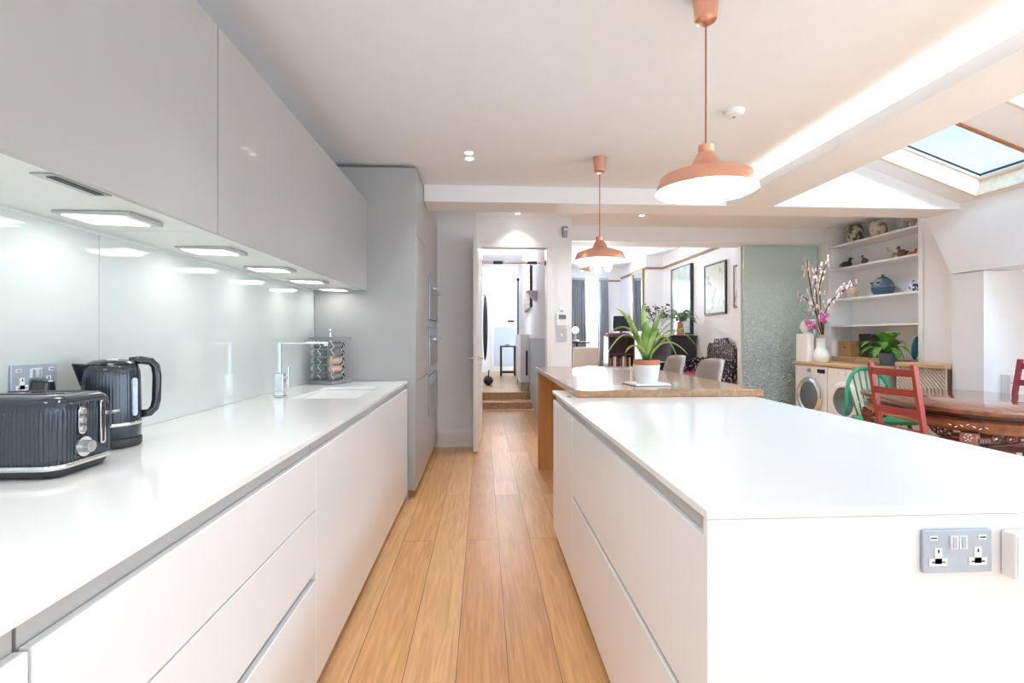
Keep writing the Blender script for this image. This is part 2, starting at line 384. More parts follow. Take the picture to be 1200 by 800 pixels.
# right wall: upper bulkhead, pier, window recess, rear wall with shelf alcove
struct('wall_right', MB().prism([(YB, 1.855), (4.49, 1.855), (4.757, 2.44), (4.39, 2.44), (4.39, rz(4.45) + .16), (YB, rz(4.45) + .16)], 'X', 4.45, 4.74), 'wall', 'white upper wall below the skylights with a cut diagonal end', 'wall')
struct('wall_pier', BX(4.475, 5.05, 4.2, 4.5, 0, 1.85), 'wall', 'white pier beside the bright window recess', 'wall')
struct('wall_panel', BX(4.75, 5.2, 4.505, 5.148, 0, ZR), 'wall', 'white wall face between shelves and pier', 'wall')
mb = MB(); mb.box(5.06, 5.2, 5.15, 6.60, 0, ZR); mb.box(4.752, 5.2, 6.55, 6.97, 0, ZR)
struct('wall_alcove', mb, 'wall', 'white back of the shelf alcove', 'wall')
# side recess: glazed side onto the garden, nearer than the pier
mb = MB(); mb.box(5.05, 5.2, 2.9, 4.5, 0, 1.855); mb.box(5.05, 5.2, YB, 2.9, 0, .45); mb.box(4.47, 5.2, YB, 4.2, 1.858, 1.95); mb.box(4.74, 5.2, YB, 4.5, 1.955, 2.6)
struct('wall_recess', mb, 'wall', 'white recess under the upper wall beside the dining table', 'wall')
w = thing('window_3', 'long low side window in the recess beside the dining table', 'window', (5.12, .2, .45), kind='structure')
mb = MB()
for y in (-2.55, -1.2, .15, 1.5, 2.87): mb.box(5.08, 5.15, y - .025, y + .025, .45, 1.85)
mb.box(5.08, 5.15, YB, 2.9, .45, .5); mb.box(5.08, 5.15, YB, 2.9, 1.8, 1.85)
mb.build('window_frame', 'trim', w); BX(5.112, 5.118, YB, 2.9, .5, 1.8).build('pane', 'pane', w)

# back wall behind the camera with unseen garden doors added to let in daylight
mb = MB(); mb.box(XW - .15, 5.2, YB - .15, YB, 2.3, 3.4); mb.box(XW - .15, -.9, YB - .15, YB, 0, 2.3); mb.box(4.3, 5.2, YB - .15, YB, 0, 2.3)
struct('wall_back', mb, 'wall', 'white garden end wall behind the viewer', 'wall')
w = thing('window_4', 'added unseen glazed garden doors in the end wall', 'window', (1.7, YB - .08, 0), kind='structure')
mb = MB()
for i in range(6):
    x = -.9 + 5.2 * i / 5; mb.box(max(-.9, x - .03), min(4.3, x + .03), YB - .1, YB - .05, 0, 2.3)
mb.box(-.9, 4.3, YB - .1, YB - .05, 0, .06); mb.box(-.9, 4.3, YB - .1, YB - .05, 2.24, 2.3)
mb.build('window_frame', 'dark', w); BX(-.9, 4.3, YB - .078, YB - .072, .06, 2.24).build('pane', 'pane', w)

# sloping roof with roof windows.  local frame: a up the slope from the eave, h above the slab
ang = math.atan(RS); RM = T(RX0 + .03, 0, RZ0 - .03 * RS) @ RY(0) @ Matrix.Rotation(ang, 4, 'Y') @ Matrix.Diagonal((-1, 1, 1, 1))
LEN = 2.02
wins = [(3.46, 4.20), (2.20, 3.14), (.75, 1.90), (-.8, .35)]
mb = MB(); prev = YB
for (y0, y1) in sorted(wins):
    mb.box(0, LEN, prev, y0, 0, .15, RM); mb.box(0, .09, y0, y1, 0, .15, RM); mb.box(1.60, LEN, y0, y1, 0, .15, RM); prev = y1
mb.box(0, LEN, prev, 4.391, 0, .15, RM)
struct('roof', mb, 'wall', 'white sloping plaster soffit around the skylights', 'roof')
wl = ['timber-lined roof window next to the gable', 'second roof window from the gable', 'third roof window from the gable', 'fourth roof window from the gable']
for k, (y0, y1) in enumerate(wins):
    w = thing('window_%d' % (5 + k), wl[k], 'window', (RM @ Vector((.8, (y0 + y1) / 2, .1)))[:], kind='structure')
    mb = MB(); mb.box(.092, .117, y0 + .002, y1 - .002, -.012, .18, RM); mb.box(1.57, 1.598, y0 + .002, y1 - .002, -.012, .18, RM)
    mb.box(.117, 1.57, y1 - .03, y1 - .002, -.012, .18, RM)
    mb.build('lining', 'timber', w, bevel=.003)
    mb = MB(); mb.box(.117, 1.57, y0 + .002, y0 + .03, -.012, .20, RM); mb.build('rafter', 'rafter', w, bevel=.003)
    mb = MB(); mb.box(.117, .165, y0 + .03, y1 - .03, .135, .19, RM); mb.box(1.52, 1.57, y0 + .03, y1 - .03, .135, .19, RM)
    mb.box(.165, 1.52, y1 - .055, y1 - .03, .135, .19, RM); mb.box(.165, 1.52, y0 + .03, y0 + .05, .135, .19, RM)
    mb.build('sash', 'white', w, bevel=.004)
    mb = MB(); mb.box(.165, .173, y0 + .05, y1 - .055, .15, .166, RM); mb.box(.173, 1.52, y1 - .06, y1 - .055, .15, .166, RM); mb.build('gasket', 'dark', w)
    BX(.173, 1.52, y0 + .05, y1 - .06, .158, .164, RM).build('pane', 'skypane', w)

# left end: boxed-in wall, door wall, door, lintel
struct('wall_box', BX(XW, -.075, 5.72, 5.9, 0, ZR), 'wall', 'white stub wall between the ovens and the open door', 'wall')
mb = MB(); mb.box(-.52, -.015, 6.2, 6.35, 0, ZR); mb.box(.805, 1.114, 6.2, 6.35, 0, ZR); mb.box(-.015, .805, 6.2, 6.35, 2.37, ZR); mb.box(-.4, -.1, 5.9, 6.2, 0, ZR)
struct('wall_door', mb, 'wall', 'white wall around the hallway doorway', 'wall')
mb = MB()
mb.box(.80, .862, 6.172, 6.199, 0, 2.364)
mb.box(-.07, .862, 6.172, 6.199, 2.365, 2.44); mb.box(-.07, -.012, 6.172, 6.199, 0, 2.364); mb.box(.795, .804, 6.2, 6.35, 0, 2.364)
struct('trim_1', mb, 'trim', 'white moulded architrave of the hallway doorway', 'trim', bevel=.004)
struct('baseboard_box', MB().prism([(5.70, .0), (5.719, .0), (5.719, .2), (5.712, .2), (5.70, .165)], 'X', -.515, -.078), 'trim', 'tall white skirting on the stub wall beside the ovens', 'skirting')
struct('baseboard_door', MB().prism([(6.18, .0), (6.199, .0), (6.199, .2), (6.19, .2), (6.18, .165)], 'X', .872, 1.113), 'trim', 'white skirting behind the oak table', 'skirting')
mb = MB(); mb.box(1.114, 4.75, 6.64, 6.77, 2.54, ZR); mb.box(1.114, 3.655, 6.77, 7.0, 2.54, 2.95); mb.box(3.655, 4.75, 6.83, 7.0, 2.70, 2.95)
struct('wall_lintel', mb, 'wall', 'white lintel over the living room opening', 'wall')
mb = MB(); mb.box(1.114, 4.75, 6.615, 6.639, 2.54, 2.565)
struct('trim_2', mb, 'trim', 'thin white bead along the lintel edge', 'trim')
# hall door leaf, opened back against the stub wall
d = thing('door_1', 'white panelled hall door standing open, seen almost edge on', 'door', (-.005, 6.16, 0), math.atan2(.055, .78) * -1 + 0, kind='structure')
mb = MB(); mb.box(-.045, -.003, -.79, 0, .012, 2.355); mb.build('door_leaf', 'trim', d, local=True, bevel=.004)
mb = MB()
for (z0, z1) in ((.25, .95), (1.2, 2.2)):
    mb.box(-.0035, .002, -.68, -.11, z0, z0 + .03); mb.box(-.0035, .002, -.68, -.11, z1 - .03, z1); mb.box(-.0035, .002, -.68, -.65, z0, z1); mb.box(-.0035, .002, -.14, -.11, z0, z1)
mb.build('panel_moulding', 'trim', d, local=True)
for s in (-1, 1):
    mb = MB(); x = .0 if s > 0 else -.048
    mb.cyl((x, -.73, 1.02), (x + s * .012, -.73, 1.02), .024); mb.cyl((x, -.73, 1.02), (x + s * .055, -.73, 1.02), .009)
    mb.tube([(x + s * .052, -.73, 1.02), (x + s * .056, -.70, 1.022), (x + s * .054, -.62, 1.018)], .009)
    mb.build('door_handle', 'chrome', d, local=True, smooth=True, autosm=True)

# hall beyond the door, two steps up
struct('wall_hall_left', BX(-.17, -.02, 6.36, 14.2, 0, 3.1), 'wall', 'white wall on the coat side of the hallway', 'wall')
mb = MB(); mb.box(.87, 1.0, 6.36, 12.4, 0, 3.1)
struct('wall_hall_right', mb, 'wall', 'white hallway wall carrying the patchwork print', 'wall')
struct('wall_hall_end', BX(-.17, 1.6, 14.05, 14.2, 0, 3.1), 'wall', 'white end wall of the hallway', 'wall')
struct('ceiling_hall', BX(-.17, 1.6, 6.36, 14.2, 3.0, 3.1), 'ceil', 'white hallway ceiling', 'ceiling')
struct('trim_3', BX(.845, .869, 6.36, 12.0, 1.23, 1.27), 'trim', 'white dado rail in the hallway', 'trim')
struct('wall_dado', BX(.852, .869, 6.36, 12.0, .02, 1.228), 'greypanel', 'pale grey dado below the hallway rail', 'wall')
st = thing('hall_steps', 'two pale oak steps up from kitchen floor to hallway', 'steps', (.42, 8.8, 0), kind='structure')
mb = MB(); mb.box(-.018, .85, 8.535, 8.9, .0, .13); mb.build('step', 'worktopwood', st, bevel=.006)
mb = MB(); mb.box(-.018, .85, 8.9, 14.04, .0, .26); mb.build('landing', 'worktopwood', st, bevel=.006)
dd = thing('door_2', 'white front door with grey lower panel at the end of the hallway', 'door', (.66, 14.0, .265), kind='structure')
BX(.24, 1.1, 14.0, 14.045, .265, 2.5).build('door_leaf', 'trim', dd, bevel=.004)
BX(.32, .98, 13.985, 13.999, .42, 1.52).build('lower_panel', 'greypanel', dd, bevel=.004)
BX(.70, .88, 13.975, 13.999, 1.66, 1.71).build('letter_plate', 'dark', dd, bevel=.004)

# living room
struct('wall_living_right', MB().prism([(3.75, 6.95), (3.9, 6.95), (3.9, 12.2), (3.39, 12.2), (3.39, 10.2), (3.75, 10.2)], 'Z', 0, 2.95), 'wall', 'white living room wall with chimney breast', 'wall')
mb = MB(); mb.box(1.0, 2.42, 12.05, 12.2, 0, 2.95); mb.box(2.9, 3.389, 12.05, 12.2, 0, 2.95); mb.box(2.42, 2.9, 12.05, 12.2, 0, .55); mb.box(2.42, 2.9, 12.05, 12.2, 2.65, 2.95)
struct('wall_living_far', mb, 'wall', 'white window wall at the far end of the living room', 'wall')
struct('wall_living_left', BX(1.0, 1.113, 6.36, 12.2, 0, 2.95), 'wall', 'white living room wall shared with the hallway', 'wall')
struct('ceiling_living', BX(1.0, 3.9, 7.0, 12.2, 2.95, 3.05), 'ceil', 'white living room ceiling', 'ceiling')
mb = MB(); mb.box(3.72, 3.749, 6.95, 10.17, 2.66, 2.70); mb.box(3.36, 3.72, 10.17, 10.199, 2.66, 2.70); mb.box(3.36, 3.389, 10.2, 12.0, 2.66, 2.70); mb.box(2.9, 3.36, 12.02, 12.049, 2.60, 2.635)
struct('trim_4', mb, 'railwood', 'brown wooden picture rail around the living room', 'picture rail')
w = thing('window_1', 'tall sash window between grey curtains in the living room', 'window', (2.66, 12.1, .55), kind='structure')
mb = MB(); mb.box(2.42, 2.47, 12.06, 12.12, .55, 2.65); mb.box(2.85, 2.9, 12.06, 12.12, .55, 2.65); mb.box(2.47, 2.85, 12.06, 12.12, .55, .62); mb.box(2.47, 2.85, 12.06, 12.12, 2.58, 2.65); mb.box(2.47, 2.85, 12.06, 12.12, 1.56, 1.61)
mb.build('window_frame', 'trim', w); BX(2.47, 2.85, 12.088, 12.092, .62, 2.58).build('pane', 'pane', w)

# ================================================================== LEFT RUN
FX = -.580                              # front plane of the left fronts
ZT, ZS, ZF = .917, .899, .858            # worktop top, slab underside, top of the fronts
SY0, SY1, SX0, SX1 = 2.80, 3.42, -1.06, -.70   # sink opening
wt = thing('kitchen_worktop', 'long white stone worktop carrying toaster, kettle, tap and spice rack', 'worktop', (-.93, 1.6, ZS))
mb = MB(); x0, x1, y0, y1 = XW + .002, FX + .002, -.6, 3.868
mb.box(x0, x1, y0, SY0, ZS + .001, ZT); mb.box(x0, x1, SY1, y1, ZS + .001, ZT); mb.box(x0, SX0, SY0, SY1, ZS + .001, ZT); mb.box(SX1, x1, SY0, SY1, ZS + .001, ZT)
bmesh.ops.remove_doubles(mb.bm, verts=mb.bm.verts[:], dist=1e-5)
mb.build('slab', 'stone', wt)
sk = thing('sink', 'white undermounted sink bowl set into the long worktop below the tap', 'sink', ((SX0 + SX1) / 2, (SY0 + SY1) / 2, .74))
mb = MB(); e = .002
mb.box(SX0 - .03, SX1 + .03, SY0 - .03, SY1 + .03, .735, .742)
for (a, b, c, dd_) in ((SX0 - .03, SX0 - e, SY0 - .03, SY1 + .03), (SX1 + e, SX1 + .03, SY0 - .03, SY1 + .03), (SX0 - e, SX1 + e, SY0 - .03, SY0 - e), (SX0 - e, SX1 + e, SY1 + e, SY1 + .03)):
    mb.box(a, b, c, dd_, .742, ZS - .001)
mb.build('basin', 'stone', sk)
MB().lathe([(.045, 0), (.045, .004), (.03, .006), (0, .004)], -.88, 3.1, .743, 24).build('drain', 'steel', sk, smooth=True, autosm=True)

def base_unit(label, y0, y1, fronts, name='base_cabinet'):
    t = thing(name, label, 'cabinet', (-.93, (y0 + y1) / 2, 0), group='white base cabinets of the long run')
    top = .70
    mb = MB(); mb.box(XW + .004, FX - .021, y0 + .0015, y1 - .0015, .055, top); mb.box(FX - .045, FX - .021, y0 + .0015, y1 - .0015, top, .895); mb.box(XW + .004, XW + .03, y0 + .0015, y1 - .0015, top, .895)
    mb.build('carcass', 'channel', t)
    BX(FX - .075, FX - .06, y0 + .0015, y1 - .0015, .001, .055).build('plinth', 'channel', t)
    for (kind, a, b, z0, z1) in fronts:
        BX(FX - .02, FX, a + .0015, b - .0015, z0, z1).build(kind, 'lacquer', t, bevel=.0025)
    return t
base_unit('white base cabinet with one door, cut off by the lower corner of the photo', -.6, .673, [('door', -.6, .673, .05, ZF)])
base_unit('white base cabinet with three handleless drawers below the toaster', .676, 1.766, [('drawer', .676, 1.766, .66, ZF), ('drawer', .676, 1.766, .442, .655), ('drawer', .676, 1.766, .05, .412)])
base_unit('white base cabinet with a wide plain door, next after the drawers', 1.769, 3.205, [('door', 1.769, 3.205, .05, ZF)])
base_unit('narrow white base cabinet against the tall taupe cupboards', 3.208, 3.868, [('door', 3.208, 3.868, .05, ZF)])

# glass splashbacks
GX = XW + .001
for (a, b, lb) in ((-.6, 1.742, 'pale green glass splashback panel behind toaster and kettle'), (1.746, 3.868, 'pale green glass splashback panel behind the tap')):
    tag(BX(GX, GX + .006, a, b, ZT + .001, 1.60).build('glass_splashback', 'glassback', bevel=.001), lb, 'splashback', 'glass splashbacks')

# wall cabinets
UX, UZ0, UZ1 = -.891, 1.606, 2.304
def wall_unit(y0, y1, label, pull):
    t = thing('wall_cabinet', label, 'cabinet', ((XW + UX) / 2, (y0 + y1) / 2, UZ0), group='taupe wall cabinets')
    BX(XW + .002, UX - .021, y0 + .001, y1 - .001, UZ0 + .014, UZ1).build('carcass', 'taupe', t)
    mb = MB(); mb.box(XW + .002, UX - .021, y0 + .001, y1 - .001, UZ0 + .006, UZ0 + .0135)
    mb.build('base_panel', 'underside', t)
    BX(UX - .02, UX, y0 + .0015, y1 - .0015, UZ0, UZ1).build('door', 'taupe', t, bevel=.002)
    for yc in pull:
        mb = MB(); mb.box(-.972, -.922, yc - .085, yc + .085, UZ0 + .002, UZ0 + .0055); p = mb.build('finger_pull', 'steel', t, bevel=.001)
        BX(-.950, -.930, yc - .07, yc + .07, UZ0 + .0005, UZ0 + .0015).build('groove', 'dark', p)
wall_unit(-.45, 1.729, 'taupe lift-up wall cabinet above the toaster', [1.21])
wall_unit(1.732, 3.884, 'taupe lift-up wall cabinet above the sink, meeting the tall cupboards', [])
tag(BX(-1.03, -1.0, 3.87, 3.885, 2.306, 2.34).build('bracket', 'dark'), 'small dark bracket on top of the wall cabinet at the tall cupboard', 'bracket')
uy = [.42, .975, 1.53, 2.085, 2.64, 3.195, 3.745]
ul = ['seventh', 'sixth', 'fifth', 'fourth', 'third', 'second', 'first']
for k, yc in enumerate(uy):
    t = thing('under_cabinet_light', 'flat square light under the wall cabinets, %s counting from the tall cupboards' % ul[k], 'light', (-1.095, yc, UZ0), group='under-cabinet lights')  # flat panel light under the cabinet, not a spotlight
    MB().hexa([(-1.2, yc - .075, UZ0 - .002), (-.99, yc - .075, UZ0 - .008), (-.99, yc + .075, UZ0 - .008), (-1.2, yc + .075, UZ0 - .002)],
              [(-1.2, yc - .075, UZ0 + .005), (-.99, yc - .075, UZ0 + .005), (-.99, yc + .075, UZ0 + .005), (-1.2, yc + .075, UZ0 + .005)]).build('housing', 'cloudlight', t, bevel=.001)
    MB().hexa([(-1.185, yc - .058, UZ0 - .0045), (-1.02, yc - .058, UZ0 - .0095), (-1.02, yc + .058, UZ0 - .0095), (-1.185, yc + .058, UZ0 - .0045)],
              [(-1.185, yc - .058, UZ0 - .0028), (-1.02, yc - .058, UZ0 - .0075), (-1.02, yc + .058, UZ0 - .0075), (-1.185, yc + .058, UZ0 - .0028)]).build('diffuser', 'ledpanel', t)

# tall cupboards and ovens
TX = -.52
t = thing('tall_cabinet', 'tall taupe larder cabinet with flat doors next to the worktop end', 'cabinet', (-.9, 4.2, 0), group='tall taupe cabinets')
BX(XW + .003, TX - .022, 3.888, 4.575, .07, 2.56).build('carcass', 'taupe', t)
BX(XW + .003, TX - .0005, 3.886, 3.904, .07, 2.562).build('side_panel', 'taupe', t, bevel=.001)
BX(TX - .08, TX - .06, 3.888, 4.575, .001, .07).build('plinth', 'channel', t)
for (z0, z1) in ((.07, .905), (.910, 2.055), (2.06, 2.56)): BX(TX - .02, TX, 3.906, 4.573, z0, z1).build('door', 'taupe', t, bevel=.002)
t = thing('tall_cabinet', 'narrow tall taupe cabinet between larder and oven stack', 'cabinet', (-.9, 4.67, 0), group='tall taupe cabinets')
BX(XW + .003, TX - .022, 4.577, 4.775, .07, 2.56).build('carcass', 'taupe', t)
BX(TX - .08, TX - .06, 4.577, 4.775, .001, .07).build('plinth', 'channel', t)
for (z0, z1) in ((.07, .905), (.910, 2.56)): BX(TX - .02, TX, 4.578, 4.774, z0, z1).build('door', 'taupe', t, bevel=.002)
t = thing('tall_cabinet', 'tall taupe housing around the stacked ovens', 'cabinet', (-.9, 5.2, 0), group='tall taupe cabinets')
mb = MB(); mb.box(XW + .003, TX - .002, 4.778, 4.80, .07, 2.56); mb.box(XW + .003, TX - .002, 5.62, 5.70, .07, 2.56); mb.box(XW + .003, TX - .002, 4.80, 5.62, 1.84, 2.56); mb.box(XW + .003, TX - .002, 4.80, 5.62, .07, .48)
mb.box(XW + .003, TX - .002, 4.80, 5.62, 1.35, 1.42); mb.box(XW + .003, TX - .002, 4.80, 5.62, .88, .97)
mb.build('carcass', 'taupe', t); BX(TX - .08, TX - .06, 4.778, 5.70, .001, .07).build('plinth', 'channel', t)
for (z0, z1, nm, lb) in ((1.422, 1.838, 'microwave_oven', 'compact built-in oven, uppermost of the oven stack'), (.972, 1.348, 'built_in_oven', 'built-in oven with bar handle, middle of the oven stack'), (.482, .878, 'built_in_oven', 'built-in oven with plain front, lowest of the oven stack')):
    o = thing(nm, lb, 'oven', (-.85, 5.2, z0), group='stacked ovens')
    BX(-1.1, TX, 4.802, 5.618, z0 + .002, z1 - .002).build('body', 'dark', o)
    BX(TX + .001, TX + .014, 4.802, 5.618, z0 + .004, z1 - .09).build('door', 'steel', o, bevel=.002)
    BX(TX + .001, TX + .012, 4.802, 5.618, z1 - .087, z1 - .003).build('control_panel', 'steelplate', o, bevel=.002)
    if z0 > .9:
        mb = MB(); zz = z1 - .115
        for y in (4.87, 5.55): mb.cyl((TX + .012, y, zz), (TX + .055, y, zz), .008)
        mb.cyl((TX + .055, 4.85, zz), (TX + .055, 5.57, zz), .011); mb.build('handle', 'chrome', o, smooth=True, autosm=True)

# tap
tp = at(328, 465, Z=ZT)
t = thing('kitchen_tap', 'square chrome mixer tap with thin long spout over the white sink', 'tap', (tp.x, tp.y, ZT))
mb = MB(); mb.box(tp.x - .032, tp.x + .032, tp.y - .024, tp.y + .024, ZT + .001, ZT + .008); mb.box(tp.x - .022, tp.x + .026, tp.y - .02, tp.y + .02, ZT + .008, ZT + .135)
mb.build('base', 'chrome', t, bevel=.002)
BX(tp.x - .009, tp.x + .009, tp.y - .009, tp.y + .009, ZT + .135, ZT + .30).build('riser', 'chrome', t, bevel=.002)
mb = MB(); mb.box(tp.x - .009, tp.x + .27, tp.y - .009, tp.y + .009, ZT + .30, ZT + .309); mb.box(tp.x + .245, tp.x + .268, tp.y - .009, tp.y + .009, ZT + .29, ZT + .30)
mb.build('spout', 'chrome', t, bevel=.002)
mb = MB(); mb.cyl((tp.x + .026, tp.y, ZT + .11), (tp.x + .045, tp.y, ZT + .11), .012); mb.box(tp.x + .045, tp.x + .054, tp.y - .01, tp.y + .01, ZT + .05, ZT + .17)
mb.build('lever', 'chrome', t, bevel=.002)

# toaster
TC = (-1.138, 1.337)
t = thing('toaster', 'glossy slate grey ribbed toaster with chrome lever and dial', 'toaster', (TC[0], TC[1], ZT))
def ring(hx, hy, r, z, rib=0., n=26):
    pts = []
    base = rrect(0, 0, hx, hy, r, 10); out = []
    # resample the outline evenly so that ribs are regular
    P2 = base + [base[0]]; segl = [math.dist(P2[i], P2[i + 1]) for i in range(len(base))]; tot = sum(segl); N = 430; i = 0; acc = 0
    for k in range(N):
        s_ = tot * k / N
        while acc + segl[i] < s_ and i < len(segl) - 1: acc += segl[i]; i += 1
        f_ = (s_ - acc) / max(segl[i], 1e-9); x = P2[i][0] + (P2[i + 1][0] - P2[i][0]) * f_; y = P2[i][1] + (P2[i + 1][1] - P2[i][1]) * f_
        q = 1 + rib * (math.cos(2 * PI * k * 86 / N)) / max(hx, hy)
        out.append((TC[0] + x * q, TC[1] + y * q, ZT + z))
    return out
def loft(mb, rings, cap0=True, cap1=True):
    n = len(rings[0]); v = [p for r_ in rings for p in r_]; f = []
    for i in range(len(rings) - 1):
        for k in range(n): f.append((i * n + k, i * n + (k + 1) % n, (i + 1) * n + (k + 1) % n, (i + 1) * n + k))
    if cap0: f.append(tuple(range(n))[::-1])
    if cap1: f.append(tuple((len(rings) - 1) * n + k for k in range(n)))
    return mb._add(v, f)
hx, hy, rr_ = .128, .098, .04
mb = MB(); loft(mb, [ring(hx, hy, rr_, .034), ring(hx, hy, rr_, .045, .0016), ring(hx, hy, rr_, .155, .0016), ring(hx, hy, rr_, .165), ring(hx - .001, hy - .001, rr_, .178), ring(hx - .006, hy - .006, rr_, .189), ring(hx - .018, hy - .018, .03, .197), ring(hx - .035, hy - .035, .025, .199)])
mb.build('body', 'slate', t, smooth=True)
mb = MB(); loft(mb, [ring(hx + .001, hy + .001, rr_, .022), ring(hx + .0025, hy + .0025, rr_, .025), ring(hx + .0025, hy + .0025, rr_, .031), ring(hx + .001, hy + .001, rr_, .034)]); mb.build('trim_band', 'chrome', t, smooth=True, autosm=True)
mb = MB(); loft(mb, [ring(hx - .02, hy - .02, .03, .003), ring(hx - .012, hy - .012, .03, .004), ring(hx - .002, hy - .002, rr_, .022)]); mb.build('base', 'dark', t, smooth=True, autosm=True)
mb = MB()
mb.box(TC[0] - .085, TC[0] + .085, TC[1] - .05, TC[1] - .018, ZT + .1985, ZT + .2005); mb.box(TC[0] - .085, TC[0] + .085, TC[1] + .018, TC[1] + .05, ZT + .1985, ZT + .2005)
mb.build('bread_slots', 'dark', t)
mb = MB(); loft(mb, [ring(hx - .034, hy - .034, .025, .1985), ring(hx - .034, hy - .034, .025, .1995)]); mb.build('top_plate', 'chrome', t)
ex = TC[0] + hx + .0022
mb = MB()
def pill(mb, x0, x1, yc, z0, z1, r):
    pts = [(yc + r * math.cos(a), z1 - r + r * math.sin(a)) for a in [PI * i / 8 for i in range(9)]] + [(yc + r * math.cos(a), z0 + r + r * math.sin(a)) for a in [PI + PI * i / 8 for i in range(9)]]
    return mb.prism(pts, 'X', x0, x1)
pill(mb, ex, ex + .004, TC[1] - .025, ZT + .098, ZT + .168, .012); bp_ = mb.build('button_plate', 'chrome', t, bevel=.001)
for k in range(3):
    mb = MB(); zc = ZT + .111 + .022 * k; mb.cyl((ex + .004, TC[1] - .025, zc), (ex + .008, TC[1] - .025, zc), .0085, .007, 20); mb.build('button', 'steel', bp_, smooth=True, autosm=True)
mb = MB(); mb.cyl((ex, TC[1] - .02, ZT + .066), (ex + .005, TC[1] - .02, ZT + .066), .026, .025, 32); dp = mb.build('dial_ring', 'chrome', t, smooth=True, autosm=True)
mb = MB(); mb.cyl((ex + .005, TC[1] - .02, ZT + .066), (ex + .022, TC[1] - .02, ZT + .066), .016, .0145, 28); mb.box(ex + .005, ex + .0235, TC[1] - .0225, TC[1] - .0175, ZT + .054, ZT + .078); mb.build('dial', 'steel', dp, smooth=True, autosm=True)
mb = MB(); pill(mb, ex, ex + .004, TC[1] + .042, ZT + .06, ZT + .175, .009); mb.build('lever_slot', 'chrome', t, bevel=.001)
mb = MB(); pill(mb, ex + .0041, ex + .005, TC[1] + .042, ZT + .066, ZT + .17, .003); mb.build('slot_gap', 'dark', t)
mb = MB(); mb.box(ex + .003, ex + .014, TC[1] + .034, TC[1] + .05, ZT + .136, ZT + .148); mb.tube([(ex + .012, TC[1] + .042, ZT + .142), (ex + .026, TC[1] + .042, ZT + .143), (ex + .042, TC[1] + .043, ZT + .147)], .007, 10, [.006, .009, .006], .5)
mb.build('lever', 'chrome', t, smooth=True, autosm=True)

# kettle
KC = (-1.158, 1.625); kr = .855; kh = 1.13
t = thing('electric_kettle', 'glossy slate grey electric kettle with black loop handle', 'kettle', (KC[0], KC[1], ZT))
rib = lambda a, z: .006 * math.cos(a * 56) if .085 < z < .226 else 0
MB().lathe([(0.0744, 0.0023), (0.0769, 0.0068), (0.0769, 0.0249), (0.0735, 0.0294)], KC[0], KC[1], ZT, 48).build('base', 'dark', t, smooth=True, autosm=True)
MB().lathe([(0.0727, 0.0305), (0.0748, 0.0339), (0.0757, 0.0655), (0.0757, 0.0684), (0.0000, 0.0684)], KC[0], KC[1], ZT, 48).build('lower_band', 'slate', t, smooth=True, autosm=True)
MB().lathe([(0.0757, 0.0689), (0.0765, 0.0712), (0.0765, 0.0757), (0.0757, 0.0780)], KC[0], KC[1], ZT, 48).build('chrome_ring', 'chrome', t, smooth=True)
MB().lathe([(0.0757, 0.0785), (0.0754, 0.0881), (0.0727, 0.2203), (0.0714, 0.2373), (0.0675, 0.2509), (0.0599, 0.2576)], KC[0], KC[1], ZT, 224, wob=rib).build('body', 'slate', t, smooth=True, autosm=True)
hd = Vector((.80, .60, 0)).normalized()     # direction of the handle
def kp(r, z, side=0): return (KC[0] + hd.x * r * kr - hd.y * side, KC[1] + hd.y * r * kr + hd.x * side, ZT + z * kh)
mb = MB(); mb.lathe([(0.0000, 0.2718), (0.0385, 0.2712), (0.0564, 0.2655), (0.0633, 0.2582), (0.0000, 0.2582)], KC[0], KC[1], ZT, 48); lid = mb.build('lid', 'blackplastic', t, smooth=True, autosm=True)
mb = MB(); mb.box(-.014, .014, -.03, .03, .0, .006, T(KC[0], KC[1], ZT + .2695) @ RZ(math.atan2(hd.y, hd.x))); mb.build('lid_catch', 'chrome', lid, bevel=.002)
mb = MB(); mb.hexa([kp(-.072, .165, -.012), kp(-.072, .165, .012), kp(-.088, .17, .008), kp(-.088, .17, -.008)], [kp(-.066, .229, -.036), kp(-.066, .229, .036), kp(-.112, .232, .012), kp(-.112, .232, -.012)]); mb.build('spout', 'blackplastic', t, bevel=.004)
mb = MB(); mb.tube([kp(.05, .234), kp(.085, .236), kp(.115, .232), kp(.130, .218), kp(.135, .19), kp(.133, .12), kp(.127, .098), kp(.112, .085), kp(.085, .083)], .013, 12, flat=1.0); mb.build('handle', 'blackplastic', t, smooth=True)
ga = Vector((.92, -.39, 0)).normalized()
ga = Vector((.86, -.10, 0)).normalized()
mb = MB(); q = T(KC[0] + ga.x * .0705, KC[1] + ga.y * .0705, ZT) @ RZ(math.atan2(ga.y, ga.x))
pts = [(.009 * math.cos(a), .205 + .009 * math.sin(a)) for a in [PI * i / 8 for i in range(9)]] + [(.009 * math.cos(a), .105 + .009 * math.sin(a)) for a in [PI + PI * i / 8 for i in range(9)]]
mb.prism(pts, 'X', -.01, .0075, q); mb.build('water_gauge', 'gauge', t, bevel=.001)

